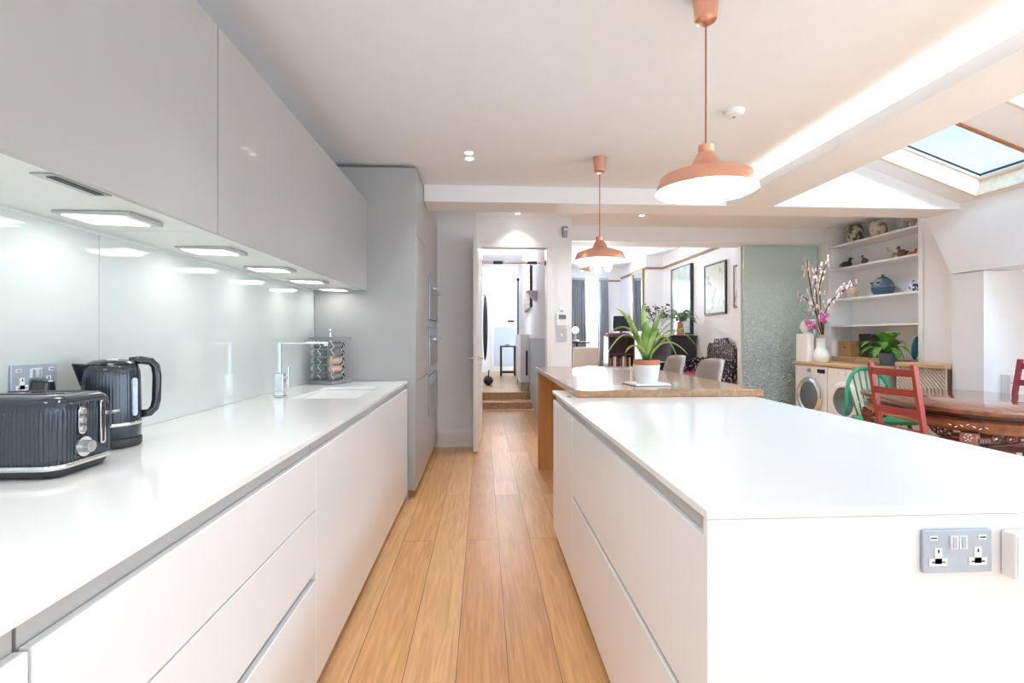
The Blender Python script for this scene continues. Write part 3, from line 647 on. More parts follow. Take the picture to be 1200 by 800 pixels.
# sockets
def socket(label, mx, plates, plugs=()):
    """UK double socket in local x (width) z (height), facing -y"""
    t = thing('wall_socket', label, 'socket', mx.translation[:])
    MB().box(-.073, .073, -.006, 0, -.043, .043, mx).build('face_plate', plates, t, bevel=.0015)
    for sx in (-.042, .042):
        mb = MB(); mb.box(sx - .0075, sx + .0075, -.0075, -.0061, -.024, .008, mx); mb.box(sx - .019, sx + .019, -.0075, -.0061, -.028, -.013, mx); o = mb.build('outlet', 'white', t)
        mb = MB(); mb.box(sx - .0016, sx + .0016, -.0082, -.0076, -.002, .005, mx); mb.box(sx - .014, sx - .008, -.0082, -.0076, -.0215, -.019, mx); mb.box(sx + .008, sx + .014, -.0082, -.0076, -.0215, -.019, mx); mb.build('pin_holes', 'dark', o)
    for sx in (-.0095, .0095):
        MB().box(sx - .008, sx + .008, -.0095, -.0061, .006, .032, mx).build('switch', 'white' if sx < 0 else 'white', t)
        MB().box(sx - .004, sx + .004, -.0112, -.0096, .008, .030, mx).build('rocker', 'steelplate', t)
    for sx in (-.052, .052):
        o = MB().box(sx - .0085, sx + .0085, -.0075, -.0061, .0235, .0325, mx).build('usb_port', 'white', t)
        MB().box(sx - .006, sx + .006, -.0082, -.0076, .0268, .0292, mx).build('usb_slot', 'dark', o)
    return t
sc_ = at(1118.5, 644, Y=.955)
socket('steel double socket with usb ports on the end of the white island', T(sc_.x, .954, sc_.z), 'steelplate')
socket('steel double socket on the glass splashback behind the toaster', T(GX + .0075, 1.497, 1.137) @ RZ(PI / 2), 'steelplate')
t = thing('plug', 'black moulded plug in the splashback socket behind the toaster', 'plug', (GX + .02, 1.50, 1.115))
MB().hexa([(-1.2725, 1.470, 1.09), (-1.235, 1.485, 1.097), (-1.235, 1.520, 1.097), (-1.2725, 1.535, 1.09)], [(-1.2725, 1.477, 1.14), (-1.235, 1.490, 1.132), (-1.235, 1.515, 1.132), (-1.2725, 1.528, 1.14)]).build('plug_body', 'blackplastic', t, bevel=.006)
MB().tube([(-1.245, 1.503, 1.098), (-1.24, 1.503, 1.04), (-1.235, 1.495, .98), (-1.225, 1.515, .9235), (-1.222, 1.50, .9225)], .0035).build('cable', 'blackplastic', t, smooth=True)

# spice rack
rc = (-1.118, 3.72); ra = math.radians(-24)
rk = thing('spice_rack', 'square grey revolving spice rack in the worktop corner', 'spice rack', (rc[0], rc[1], ZT), ra)
a_ = .105
BX(-a_, a_, -a_, a_, .002, .024).build('base_plate', 'rackgrey', rk, local=True, bevel=.003)
BX(-a_, a_, -a_, a_, .318, .34).build('top_plate', 'rackgrey', rk, local=True, bevel=.003)
mb = MB(); mb.cyl((0, 0, .024), (0, 0, .318), .008); mb.build('spindle', 'steel', rk, local=True, smooth=True, autosm=True)
mb = MB(); mb.cyl((0, 0, .34), (0, 0, .372), .006); mb.ell((0, 0, .384), .014, .014, .014); mb.build('knob', 'chrome', rk, local=True, smooth=True, autosm=True)
for (wx, wy) in ((a_ - .006, -a_ + .012), (-.012, -a_ + .004), (a_ - .004, .012)):
    pts = []
    for i in range(41):
        z = .026 + .29 * i / 40; o_ = .012 * math.sin(i / 40 * 2 * PI * 5)
        pts.append((wx + (o_ if wx < .05 or wy < -.05 else 0), wy + (o_ if wy > -.05 else 0), z))
    MB().tube(pts, .0028, 6).build('wire', 'chrome', rk, local=True, smooth=True)
rows = ['bottom', 'second from bottom', 'middle', 'second from top', 'top']
for r_ in range(5):
    for (col, jm, lm, wd) in ((0, 'jarglass', 'jarlid', 'dark glass spice jar with silver lid'), (1, ('spicegrey', 'spicepink', 'spicepink', 'spicegrey', 'spicegrey')[r_], 'jarlidblack', 'spice jar with black lid')):
        j = thing('spice_jar', '%s, %s row of the square rack' % (wd, rows[r_]), 'jar', (rc[0], rc[1], ZT), ra, 'spice jars')
        zc = .054 + .056 * r_
        mb = MB()
        if col == 0:
            mb.cyl((-.075, -.068, zc), (.012, -.068, zc), .0225, .0225, 18); mb.build('jar_body', jm, j, local=True, smooth=True, autosm=True)
            mb = MB(); mb.cyl((-.098, -.068, zc), (-.0755, -.068, zc), .024, .024, 18); mb.build('lid', lm, j, local=True, smooth=True, autosm=True)
        else:
            mb.cyl((.068, -.075, zc), (.068, .02, zc), .0225, .0225, 18); mb.build('jar_body', jm, j, local=True, smooth=True, autosm=True)
            mb = MB(); mb.cyl((.068, .0205, zc), (.068, .044, zc), .024, .024, 18); mb.build('lid', lm, j, local=True, smooth=True, autosm=True)

# ================================================================== ISLAND AND OAK TABLE
IX0, IX1, IY0, IY1 = .44, 1.545, .955, 3.13
t = thing('kitchen_island', 'long white kitchen island with handleless drawers', 'kitchen island', (1.0, 2.04, 0))
BX(IX0 + .025, IX1 - .02, IY0 + .022, IY1 - .02, .06, ZF - .01).build('carcass', 'channel', t)
BX(IX0 + .017, IX1 - .03, IY0 + .022, IY1 - .03, ZF + .001, ZS - .001).build('handle_channel', 'channel', t)
BX(IX0 + .07, IX1 - .06, IY0 + .06, IY1 - .05, .001, .06).build('plinth', 'channel', t)
BX(IX0 + .001, IX1 - .001, IY0 + .001, IY0 + .02, .02, ZS - .001).build('end_panel', 'lacquer', t, bevel=.0015)
BX(IX0 + .004, IX0 + .024, 2.455, IY1 - .002, .05, ZF).build('side_panel', 'lacquer', t, bevel=.0025)
BX(IX0 + .004, IX0 + .024, IY0 + .022, 2.451, .475, ZF).build('drawer', 'lacquer', t, bevel=.0025)
BX(IX0 + .004, IX0 + .024, IY0 + .022, 2.451, .05, .455).build('drawer', 'lacquer', t, bevel=.0025)
BX(IX0, IX1, IY0, IY1, ZS, ZT).build('worktop', 'stone', t, bevel=.0015)
t = tag(MB().lathe([(.013, 0), (.013, .002), (.009, .003), (.0, .0025)], .484, 2.79, ZT + .0005, 20).build('grommet', 'dark', smooth=True, autosm=True), 'small dark cable grommet in the island top beside the oak table', 'grommet')
wb = at(1190, 645, Y=.955)
t = thing('white_wall_box', 'plain white wall box fixed to the island end beside the steel socket', 'box', (wb.x + .03, .94, wb.z))  # plain white box on the island end, no socket in it
BX(at(1172, 645, Y=.955).x, at(1172, 645, Y=.955).x + .12, .925, .9545, .775, .868).build('box_body', 'white', t, bevel=.004)
BX(at(1172, 645, Y=.955).x + .004, at(1172, 645, Y=.955).x + .116, .9235, .9245, .779, .864).build('cover', 'white', t)

OX0, OX1, OY0, OY1 = .522, 1.60, 2.755, 4.92
t = thing('breakfast_table', 'oak butcher block breakfast table resting on the island end', 'table', (1.06, 3.9, 0))
BX(OX0, OX1, OY0, OY1, ZT + .001, .957).build('table_top', 'oak', t, bevel=.003)
mb = MB(); mb.box(OX0 + .002, .66, 4.70, 4.745, .001, ZT); mb.build('leg', 'oakleg', t, bevel=.003)
mb = MB(); mb.box(.662, 1.30, 4.72, 4.765, .001, ZT); mb.build('leg', 'oakleg', t, bevel=.003)

# plant on the table
pc = at(757.5, 450, Z=.96)
t = thing('coaster', 'thin white tile under the potted plant on the oak table', 'coaster', (pc.x, pc.y, .958), .12)
BX(-.115, .115, -.10, .10, .0005, .009).build('tile', 'white', t, local=True, bevel=.002)
BX(-.108, .108, -.094, .094, .0092, .012).build('raised_face', 'white', t, local=True, bevel=.001)
z0 = .9705
t = thing('potted_plant', 'arching strap-leaved green plant in a white pot with terracotta rim', 'plant', (pc.x, pc.y, z0))
MB().lathe([(.06, 0), (.066, .003), (.083, .105), (.085, .113), (.080, .113), (.076, .105), (.0, .1)], pc.x, pc.y, z0, 40).build('outer_pot', 'pot', t, smooth=True, autosm=True)
MB().lathe([(.074, .1055), (.079, .115), (.081, .117), (.081, .143), (.074, .143), (.07, .13), (.0, .128)], pc.x, pc.y, z0, 40).build('inner_pot', 'terracotta', t, smooth=True, autosm=True)
MB().lathe([(.069, .1305), (.04, .134), (.0, .136)], pc.x, pc.y, z0, 24).build('soil', 'twig', t)
# (direction deg, reach, peak height, end height, width)
LV = [(180, .33, .18, -.0, .017), (200, .22, .36, .36, .024), (165, .12, .33, .34, .022), (95, .05, .40, .40, .02), (30, .16, .36, .37, .021), (5, .36, .26, .24, .018), (-15, .42, .22, .03, .018),
      (12, .27, .17, .02, .016), (170, .34, .26, .11, .018), (-60, .12, .24, .2, .026), (-110, .1, .28, .27, .028), (60, .2, .25, .22, .018), (135, .2, .26, .22, .018), (-35, .24, .14, .05, .016), (215, .2, .12, .06, .014), (-90, .06, .22, .22, .03), (80, .12, .3, .3, .02), (-5, .17, .3, .28, .02)]
for (dg, reach, pk, en, wd) in LV:
    a = math.radians(dg); pts = []; ws = []; reach *= .78 if reach > .25 else 1; pk *= .9; en *= .9; wd = max(wd, .02)
    for i in range(13):
        s = i / 12; r_ = .012 + reach * (s ** 1.15)
        pkk = pk; z = z0 + .134 + (4 * (pkk - en / 2) * s * (1 - s) * 1.0 + en * s * s if en < pk - .02 else en * (1 - (1 - s) ** 1.6))
        pts.append((pc.x + math.cos(a) * r_, pc.y + math.sin(a) * r_, z)); ws.append(wd * 1.45 * (.62 + 1.0 * s - 1.58 * s * s) if s < .999 else .0008)
    ws = [max(w_, .0008) for w_ in ws]
    MB().strip(pts, ws, (-math.sin(a), math.cos(a), 0), .35).build('leaf', 'leaf', t, smooth=True, solid=.0016)

# grey bar chairs along the far side of the oak table
def bar_chair(loc, label):
    t = thing('bar_chair', label, 'chair', loc, 0, 'grey shell bar chairs')
    # back shell curved around y, facing -x
    v = []; f = []
    ny, nz = 13, 9
    for i in range(ny):
        s = -1 + 2 * i / (ny - 1)
        for k in range(nz):
            q = k / (nz - 1); hw = .205 - .03 * q ** 2 - .012 * (q > .93)
            v.append((.17 + .09 * q - .075 * s * s, s * hw, .70 + .385 * q - .018 * (abs(s) ** 6) * (q > .8)))
    for i in range(ny - 1):
        for k in range(nz - 1): f.append((i * nz + k, (i + 1) * nz + k, (i + 1) * nz + k + 1, i * nz + k + 1))
    MB()._add(v, f).build('backrest', 'greyshell', t, local=True, smooth=True, solid=.028)
    mb = MB(); mb.prism(rrect(-.01, 0, .195, .205, .06), 'Z', .655, .705); mb.build('seat', 'greyshell', t, local=True, bevel=.012)
    for (sx, sy) in ((-1, -1), (-1, 1), (1, -1), (1, 1)):
        mb = MB(); mb.tube([(sx * .13, sy * .14, .654), (sx * .19, sy * .19, .003)], .013, 10); mb.build('leg', 'chrome', t, local=True, smooth=True)
    mb = MB(); q = .172
    for (p0, p1) in (((-q, -q), (q, -q)), ((q, -q), (q, q)), ((q, q), (-q, q)), ((-q, q), (-q, -q))): mb.cyl((p0[0], p0[1], .25), (p1[0], p1[1], .25), .008)
    mb.build('footrest', 'chrome', t, local=True, smooth=True, autosm=True); return t
bc = bar_chair((1.585, 4.50, 0), 'grey shell bar chair at the far corner of the oak table, behind the plant')
bc.location = (1.585, 4.50, 0)
b2 = copy_tree(bc); b2.location = (1.585, 3.78, 0); b2['label'] = 'grey shell bar chair nearer the green glass door, beside the oak table'

# ================================================================== PENDANTS, CEILING FITTINGS
def pendant(x, y, label):
    t = thing('pendant_lamp', label, 'pendant lamp', (x, y, ZC), 0, 'copper pendant lamps over the island')
    zb = 1.822
    MB().lathe([(.0, -.112), (.03, -.112), (.041, -.104), (.05, -.002), (.05, -.0005), (.0, -.0005)], x, y, ZC, 40).build('ceiling_cup', 'copper', t, smooth=True, autosm=True)
    MB().cyl((x, y, zb + .175), (x, y, ZC - .11), .0035, None, 10).build('cord', 'cordcopper', t, smooth=True, autosm=True)
    prof = [(.19, .0), (.188, .006), (.172, .052), (.166, .058), (.10, .083), (.064, .094), (.056, .1), (.036, .142), (.033, .146), (.029, .15), (.028, .178), (.024, .18), (.006, .18)]
    MB().lathe(prof, x, y, zb, 56).build('shade', 'copper', t, smooth=True, autosm=True)
    inner = [(.189, .001), (.186, .006), (.17, .05), (.164, .055), (.098, .08), (.062, .09), (.05, .1), (.03, .13), (.0, .13)]
    MB().lathe(inner, x, y, zb, 56).build('shade_lining', 'shadein', t, smooth=True, autosm=True)
    mb = MB(); mb.ell((x, y, zb + .045), .04, .04, .045); mb.build('bulb', 'bulb', t, smooth=True)
    return t
P1 = at(826, 0, Z=ZC); P2 = at(703, 185.5, Z=ZC)
pendant(.864, 1.885, 'large copper pendant lamp, nearer of the pair over the island')
pendant(.868, 3.66, 'smaller-looking copper pendant lamp hanging over the oak table')

def downlight(x, y, z, label, n=1):
    t = thing('downlight', label, 'light', (x, y, z), 0, 'recessed ceiling downlights')
    for k in range(n):
        yy = y + .115 * k
        MB().lathe([(.030, -.002), (.042, -.004), (.044, -.0005), (.030, -.0005)], x, yy, z, 28).build('bezel', 'white', t, smooth=True, autosm=True)
        MB().lathe([(.0, -.0025), (.029, -.0025), (.029, -.001), (.0, -.001)], x, yy, z, 24).build('lamp', 'lamp', t)
DL = [(-.101, 3.62, ZC, 'twin recessed downlight in the kitchen ceiling before the tall cabinets', 2), (.42, 6.02, ZR, 'single recessed downlight in the rear ceiling before the hallway doorway', 1), (1.955, 6.03, ZR, 'single recessed downlight in the rear ceiling before the living room opening', 1)]
DL += [(-.3, 1.5, ZC, 'added unseen downlight in the kitchen ceiling above the toaster end of the aisle', 1), (-.3, .2, ZC, 'added unseen downlight in the kitchen ceiling close to the viewer', 1)]  # added fittings out of view, they brighten the left worktop
DL += [(1.3, 5.5, ZR, 'added unseen downlight above the space behind the oak table', 1), (2.9, 5.5, ZR, 'added unseen downlight in front of the green glass door', 1), (4.0, 5.7, ZR, 'added unseen downlight above the washing machines', 1)]  # added fittings hidden behind the beam, they brighten the rear right
for a in DL: downlight(*a)
sm = at(860, 130, Z=ZC)
t = thing('smoke_alarm', 'round white smoke alarm on the kitchen ceiling', 'smoke alarm', (sm.x, sm.y, ZC))
MB().lathe([(.0, -.036), (.034, -.036), (.05, -.03), (.052, -.02), (.056, -.018), (.06, -.0005), (.0, -.0005)], sm.x, sm.y, ZC, 36).build('body', 'white', t, smooth=True, autosm=True)
MB().lathe([(.0, -.0385), (.008, -.0385), (.009, -.0365), (.0, -.0365)], sm.x, sm.y, ZC, 16).build('test_button', 'rackgrey', t)
t = thing('led_strip', 'hidden warm light tape lying in the ceiling cove', 'light', (2.4, .9, ZB + .02))
BX(2.36, 2.385, YB + .1, 4.36, ZB + .019, ZB + .024).build('tape', 'ledcove', t)

# wall fittings by the doorway
t = thing('thermostat', 'white wall thermostat with grey screen beside the doorway', 'thermostat', (.984, 6.19, 1.49))
BX(.915, 1.055, 6.17, 6.199, 1.39, 1.555).build('case', 'white', t, bevel=.006); BX(.945, 1.035, 6.166, 6.1695, 1.475, 1.53).build('screen', 'screen', t)
mb = MB(); mb.cyl((.95, 6.185, 1.555), (.965, 6.185, 1.60), .004); mb.cyl((1.01, 6.185, 1.555), (.995, 6.185, 1.60), .004); mb.box(.96, 1.0, 6.178, 6.192, 1.598, 1.622); mb.build('clip', 'chrome', t)
t = thing('light_switch', 'flat pale grey switch plate below the thermostat', 'switch', (.98, 6.195, 1.28))
BX(.92, 1.05, 6.19, 6.199, 1.20, 1.36).build('plate', 'greypanel', t, bevel=.003); BX(.97, 1.0, 6.186, 6.1895, 1.26, 1.30).build('rocker', 'white', t, bevel=.001)
t = thing('motion_sensor', 'small grey motion sensor high on the wall by the doorway', 'sensor', (1.02, 6.17, 2.57))
MB().hexa([(1.0, 6.15, 2.50), (1.05, 6.15, 2.50), (1.055, 6.199, 2.50), (.995, 6.199, 2.50)], [(.995, 6.13, 2.63), (1.055, 6.13, 2.63), (1.06, 6.199, 2.63), (.99, 6.199, 2.63)]).build('case', 'rackgrey', t, bevel=.005)
BX(1.005, 1.045, 6.134, 6.139, 2.575, 2.61).build('lens', 'white', t)
t = thing('pull_up_bar', 'chrome pull-up bar with dark grips across the doorway top', 'bar', (.4, 6.27, 2.19))
mb = MB(); mb.cyl((-.0, 6.27, 2.19), (.79, 6.27, 2.19), .014); mb.build('bar', 'chrome', t, smooth=True, autosm=True)
for x in (.13, .56): MB().cyl((x, 6.27, 2.19), (x + .12, 6.27, 2.19), .02).build('grip', 'dark', t, smooth=True, autosm=True)
for x in (-.013, .782): MB().cyl((x, 6.27, 2.19), (x + .011, 6.27, 2.19), .032).build('end_cap', 'redcushion', t, smooth=True, autosm=True)

# ================================================================== HALL CONTENTS
t = thing('side_table', 'small black side table before the front door in the hallway', 'table', (.65, 12.6, .26))
x0, x1, y0, y1 = .43, .87, 12.4, 12.8
BX(x0, x1 - .04, y0, y1, .99, 1.025).build('table_top', 'black', t, bevel=.004)
for x in (x0 + .005, x1 - .085):
    for y in (y0 + .005, y1 - .045): BX(x, x + .04, y, y + .04, .262, .989).build('leg', 'black', t)
mb = MB(); mb.box(x0 + .046, x1 - .086, y0 + .01, y0 + .035, .34, .375); mb.box(x0 + .046, x1 - .086, y1 - .035, y1 - .01, .34, .375); mb.build('stretcher', 'black', t)
t = thing('dish', 'small grey dish on the black hallway table', 'dish', (.62, 12.6, 1.026))
MB().lathe([(.03, 0.001), (.035, .004), (.08, .03), (.076, .03), (.03, .008), (0, .008)], .62, 12.6, 1.026, 24).build('bowl', 'rackgrey', t, smooth=True, autosm=True)
t = thing('hanging_coat', 'long dark coat hanging on the hallway wall behind the open door', 'coat', (.04, 11.0, .7))
mb = MB()
for i in range(5): mb.ell((.045 + .012 * (i % 2), 10.5 + .16 * i, 1.45), .045, .11, .72 - .05 * abs(i - 2), 12, 10)
mb.build('coat_body', 'dark', t, smooth=True); MB().cyl((-.019, 10.82, 2.16), (.06, 10.82, 2.16), .012).build('hook', 'chrome', t)
t = thing('shoulder_bag', 'black bag standing on the hallway floor below the coat', 'bag', (.11, 10.2, .262))
mb = MB(); mb.ell((.11, 10.2, .36), .1, .2, .097, 16, 12); mb.build('bag_body', 'dark', t, smooth=True)
mb = MB(); mb.tube([(.11, 10.08, .43), (.12, 10.1, .53), (.12, 10.2, .57), (.12, 10.3, .53), (.11, 10.32, .43)], .012); mb.build('strap', 'dark', t, smooth=True)
t = thing('hall_cabinet', 'slim white hall cabinet on thin legs with dark end slot', 'cabinet', (.76, 8.95, .261), 0)
BX(.68, .848, 9.05, 10.3, .42, 1.30).build('body', 'white', t, bevel=.004)
for (x, y) in ((.70, 9.08), (.82, 9.08), (.70, 10.25), (.82, 10.25)): BX(x, x + .02, y, y + .02, .261, .42).build('leg', 'rackgrey', t)
mb = MB(); mb.box(.78, .815, 9.038, 9.049, .55, 1.0); mb.build('slot', 'dark', t)
t = thing('newel_post', 'slim dark post beside the patchwork print in the hallway', 'post', (.83, 11.6, .261))
mb = MB(); mb.box(.80, .835, 11.6, 11.64, .261, 2.55); mb.build('shaft', 'dark', t); mb = MB(); mb.ell((.817, 11.62, 2.59), .035, .035, .04); mb.build('finial', 'dark', t, smooth=True)
t = thing('framed_picture', 'tall narrow patchwork-patterned print on the hallway wall', 'picture', (.86, 9.4, 2.1))
MB().prism([(8.75, 1.78), (10.0, 1.74), (10.0, 2.56), (9.6, 2.56), (9.45, 2.66), (9.1, 2.58), (8.75, 2.5)], 'X', .825, .868).build('panel', 'artcolour', t, bevel=.004)
BX(.826, .868, 8.735, 8.749, 1.77, 2.52).build('edge_strip', 'dark', t)
t = thing('wall_sconce', 'grey wedge-shaped wall light in the hallway', 'wall light', (.85, 8.0, 1.9))
MB().hexa([(.80, 7.95, 1.86), (.868, 7.95, 1.82), (.868, 8.1, 1.82), (.80, 8.1, 1.86)], [(.70, 7.9, 1.99), (.868, 7.9, 1.99), (.868, 8.15, 1.99), (.70, 8.15, 1.99)]).build('shade', 'greypanel', t, bevel=.004)

# ================================================================== LIVING ROOM
def curtain(x0, x1, label):
    t = thing('curtain', label, 'curtain', ((x0 + x1) / 2, 11.9, .05), 0, 'grey curtains at the living room window')
    v = []; f = []; n = 60
    for i in range(n + 1):
        s = i / n; x = x0 + (x1 - x0) * s
        for (z, sp) in ((.06, 1.1), (1.3, .95), (2.62, .8)):
            v.append(((x0 + x1) / 2 + (x - (x0 + x1) / 2) * sp, 11.93 + .045 * math.sin(s * 2 * PI * 6) + .012 * math.sin(s * 31), z))
    for i in range(n):
        for k in range(2): f.append((i * 3 + k, (i + 1) * 3 + k, (i + 1) * 3 + k + 1, i * 3 + k + 1))
    MB()._add(v, f).build('drape', 'curtain', t, smooth=True, solid=.006)
    MB().box((x0 + x1) / 2 - (x1 - x0) * .4, (x0 + x1) / 2 + (x1 - x0) * .4, 11.9, 11.96, 2.62, 2.68).build('heading', 'curtain', t)
curtain(2.12, 2.50, 'long grey curtain on the door side of the living room window')
curtain(2.78, 3.06, 'long grey curtain on the chimney side of the living room window')
# ceiling lamp with globes
t = thing('ceiling_lamp', 'living room ceiling lamp with brass arm and two white globes', 'ceiling lamp', (2.13, 9.0, 2.949))
MB().lathe([(.05, -.02), (.055, 0), (0, 0)], 2.13, 9.0, 2.9495, 24).build('rose', 'gilt', t)
mb = MB(); mb.cyl((2.13, 9.0, 2.56), (2.13, 9.0, 2.93), .008); mb.tube([(1.85, 9.0, 2.50), (2.0, 9.0, 2.56), (2.13, 9.0, 2.57), (2.28, 8.9, 2.56)], .012); mb.build('arm', 'gilt', t, smooth=True)
MB().lathe([(.11, 0), (.10, .03), (.02, .06), (0, .06)], 1.87, 9.0, 2.46, 24).build('dish', 'gilt', t, smooth=True, autosm=True)
for (x, y, z) in ((2.10, 9.02, 2.475), (2.26, 8.9, 2.505)): MB().ell((x, y, z), .072, .072, .072).build('globe', 'globe', t, smooth=True)

# pictures on the living room wall
def frame_pic(name, y0, y1, z0, z1, label, m, th=.03, fm='black', x=3.748):
    t = thing(name, label, 'picture', (x, (y0 + y1) / 2, (z0 + z1) / 2), 0, 'framed pictures on the living room wall')
    b = .028; mb = MB()
    mb.box(x - th, x, y0, y1, z0, z0 + b); mb.box(x - th, x, y0, y1, z1 - b, z1); mb.box(x - th, x, y0, y0 + b, z0 + b, z1 - b); mb.box(x - th, x, y1 - b, y1, z0 + b, z1 - b)
    mb.build('frame', fm, t, bevel=.002)
    BX(x - th + .008, x - .004, y0 + b, y1 - b, z0 + b, z1 - b).build('artwork', m, t)
p = lambda u, v: at(u, v, X=3.72)
frame_pic('framed_mirror', p(811, 350).y, p(788, 350).y, 1.30, p(811, 308).z, 'tall black-framed glazed picture farthest along the wall, above the piano', 'artglass', .06)
frame_pic('framed_drawing', p(850, 350).y, p(825, 350).y, p(850, 367).z, p(850, 304).z, 'black-framed pale ink drawing between the tall glazed picture and the glass door', 'art')
frame_pic('framed_drawing', max(6.96, p(882, 350).y), p(859, 350).y, p(870, 360).z, p(870, 308).z, 'black-framed ink drawing partly hidden by the green glass door', 'art')
t = thing('gilt_mirror', 'tall gilt-framed mirror on the side of the chimney breast', 'mirror', (3.15, 10.3, 1.95))
mb = MB(); y0, y1, z0, z1, b = 9.62, 10.36, 1.30, 2.70, .07
mb.box(3.09, 3.136, y0, y1, z0, z0 + b); mb.box(3.09, 3.136, y0, y1, z1 - b, z1); mb.box(3.09, 3.136, y0, y0 + b, z0 + b, z1 - b); mb.box(3.09, 3.136, y1 - b, y1, z0 + b, z1 - b)
mb.build('frame', 'gilt', t, bevel=.006); BX(3.105, 3.13, y0 + b, y1 - b, z0 + b, z1 - b).build('glass', 'mirror', t); t.location += Vector((.25, .66, 0))
# upright piano with a potted palm
t = thing('upright_piano', 'black upright piano against the living room wall below the glazed picture', 'piano', (3.2, 8.45, 0))
BX(3.02, 3.46, 7.95, 9.35, .002, 1.24).build('case', 'black', t, bevel=.006); BX(2.99, 3.47, 7.92, 9.38, 1.2405, 1.275).build('lid', 'black', t, bevel=.006)
BX(2.78, 3.0195, 7.98, 9.32, .66, .80).build('keybed', 'black', t, bevel=.006)
BX(2.80, 2.94, 8.03, 9.27, .801, .815).build('keys', 'paper', t)
for y in (8.0, 9.24): BX(2.8, 2.86, y, y + .06, .002, .659).build('leg', 'black', t)
t.location += Vector((.26, .55, 0))
vz = 1.2765; vc = at(797, 390, X=3.36)
t = thing('potted_palm', 'dark green feathery palm in a pink vase on the piano', 'plant', (3.36, vc.y, vz))
MB().lathe([(.05, .001), (.06, .01), (.068, .08), (.05, .16), (.04, .2), (.046, .215), (.04, .215), (.034, .2), (0, .19)], 3.36, vc.y, vz, 28).build('vase', 'terracotta', t, smooth=True, autosm=True)
def frond(mb, base, az, reach, rise, droop, n, lw, ll, side_up=0.):
    pts = []
    for i in range(n + 1):
        s = i / n; r_ = reach * s; z = rise * (2 * s - s * s) - droop * s ** 3
        pts.append(Vector((base[0] + math.cos(az) * r_, base[1] + math.sin(az) * r_, base[2] + z)))
    mb.tube(pts, .003, 5)
    sd = Vector((-math.sin(az), math.cos(az), 0))
    for i in range(2, n):
        t_ = (pts[i + 1] - pts[i - 1]).normalized(); s = i / n; L_ = ll * math.sin(PI * (.12 + .88 * s)) ** .7
        for q in (-1, 1):
            dv = (sd * q * .85 + t_ * .5 + Vector((0, 0, side_up))).normalized(); w_ = t_ * lw
            a, b = pts[i], pts[i] + dv * L_
            mb._add([a - w_, a + w_, a + dv * L_ * .6 + w_ * .9, b, a + dv * L_ * .6 - w_ * .9], [(0, 1, 2, 3, 4)])
mb = MB()
for i in range(20):
    az = 2 * PI * i / 20 + .2 * (i % 3); frond(mb, (3.36, vc.y, vz + .2), az, (.36 + .09 * (i % 4)) * (1 - .55 * max(0, math.cos(az))), .30 - .045 * (i % 4), .12 + .05 * (i % 3), 16, .008, .09)
mb.build('foliage', 'leafdark', t)
t = thing('flower_spray', 'dark leafy twig arrangement between mirror and palm', 'plant', (3.1, 9.1, vz))
MB().lathe([(.05, .001), (.06, .02), (.05, .11), (.04, .13), (0, .125)], 3.15, 9.15, vz, 20).build('vase', 'gilt', t, smooth=True, autosm=True)
mb = MB()
for i in range(16):
    a = 2 * PI * i / 16; h_ = .25 + .25 * random.random(); q = Vector((3.15 + .2 * math.cos(a), 9.15 + .2 * math.sin(a), vz + .12 + h_)); mb.tube([(3.15, 9.15, vz + .1), (3.15 + .06 * math.cos(a), 9.15 + .06 * math.sin(a), vz + .3), q], .004, 5)
    for k in range(4): mb.ell(tuple(q + Vector((random.uniform(-.06, .06), random.uniform(-.06, .06), random.uniform(-.1, .05)))), .025, .02, .012, 6, 4)
mb.build('foliage', 'birddark', t); t.location += Vector((.26, .5, 0))
# inlaid settee
t = thing('inlaid_settee', 'black lacquered settee with pearl inlay seen beside the green glass door', 'settee', (3.1, 7.35, 0))
mb = MB()
pts = [(6.98, .62), (7.86, .62), (7.86, 1.08), (7.78, 1.16), (7.66, 1.14), (7.6, 1.22), (7.24, 1.24), (7.18, 1.14), (7.06, 1.16), (6.98, 1.08)]
mb.prism(pts, 'X', 3.40, 3.45); mb.build('backrest', 'inlaidblack', t, bevel=.006)
BX(2.82, 3.395, 6.98, 7.86, .50, .60).build('seat', 'inlaidblack', t, bevel=.006)
for y in (6.98, 7.81): MB().prism([(2.84, .605), (3.395, .605), (3.395, .92), (3.2, .92), (3.0, .84), (2.84, .84)], 'Y', y, y + .05).build('armrest', 'inlaidblack', t, bevel=.004)
for (x, y) in ((2.83, 6.99), (3.38, 6.99), (2.83, 7.79), (3.38, 7.79)): BX(x, x + .06, y, y + .06, .002, .499).build('leg', 'rosedark', t)
t.location += Vector((.25, .06, 0))
t = tag(MB().prism(rrect(3.1, 7.42, .24, .36, .05), 'Z', .603, .70).build('seat_cushion', 'redcushion', bevel=.03, seg=3), 'plain red cushion lying on the inlaid settee', 'cushion'); t.location += Vector((.25, .06, 0))
# bookcase, monitor, armchair, lamp
t = thing('bookcase', 'dark wooden bookcase with open shelves beside the grey curtain', 'bookcase', (2.85, 10.6, 0))
x0, x1, y0, y1 = at(713, 392, Y=10.4).x, at(744, 392, Y=10.4).x, 10.4, 10.8
mb = MB(); mb.box(x0, x0 + .03, y0, y1, .002, 1.24); mb.box(x1 - .03, x1, y0, y1, .002, 1.24); mb.box(x0 + .03, x1 - .03, y1 - .02, y1, .002, 1.24); mb.build('carcass', 'browncab', t)
for z in (.05, .52, .86): BX(x0 + .031, x1 - .031, y0, y1 - .021, z, z + .025).build('shelf', 'browncab', t)
BX(x0 - .01, x1 + .01, y0 - .01, y1, 1.2405, 1.265).build('top', 'browncab', t)
x = x0 + .035; k = 0
bcol = ['kraft', 'browncab', 'cream', 'redplum', 'charcoal', 'birdbrown', 'paper']
names_ = ['tan', 'brown', 'cream', 'plum red', 'charcoal', 'russet', 'white', 'second tan', 'second brown', 'second cream', 'second plum red']
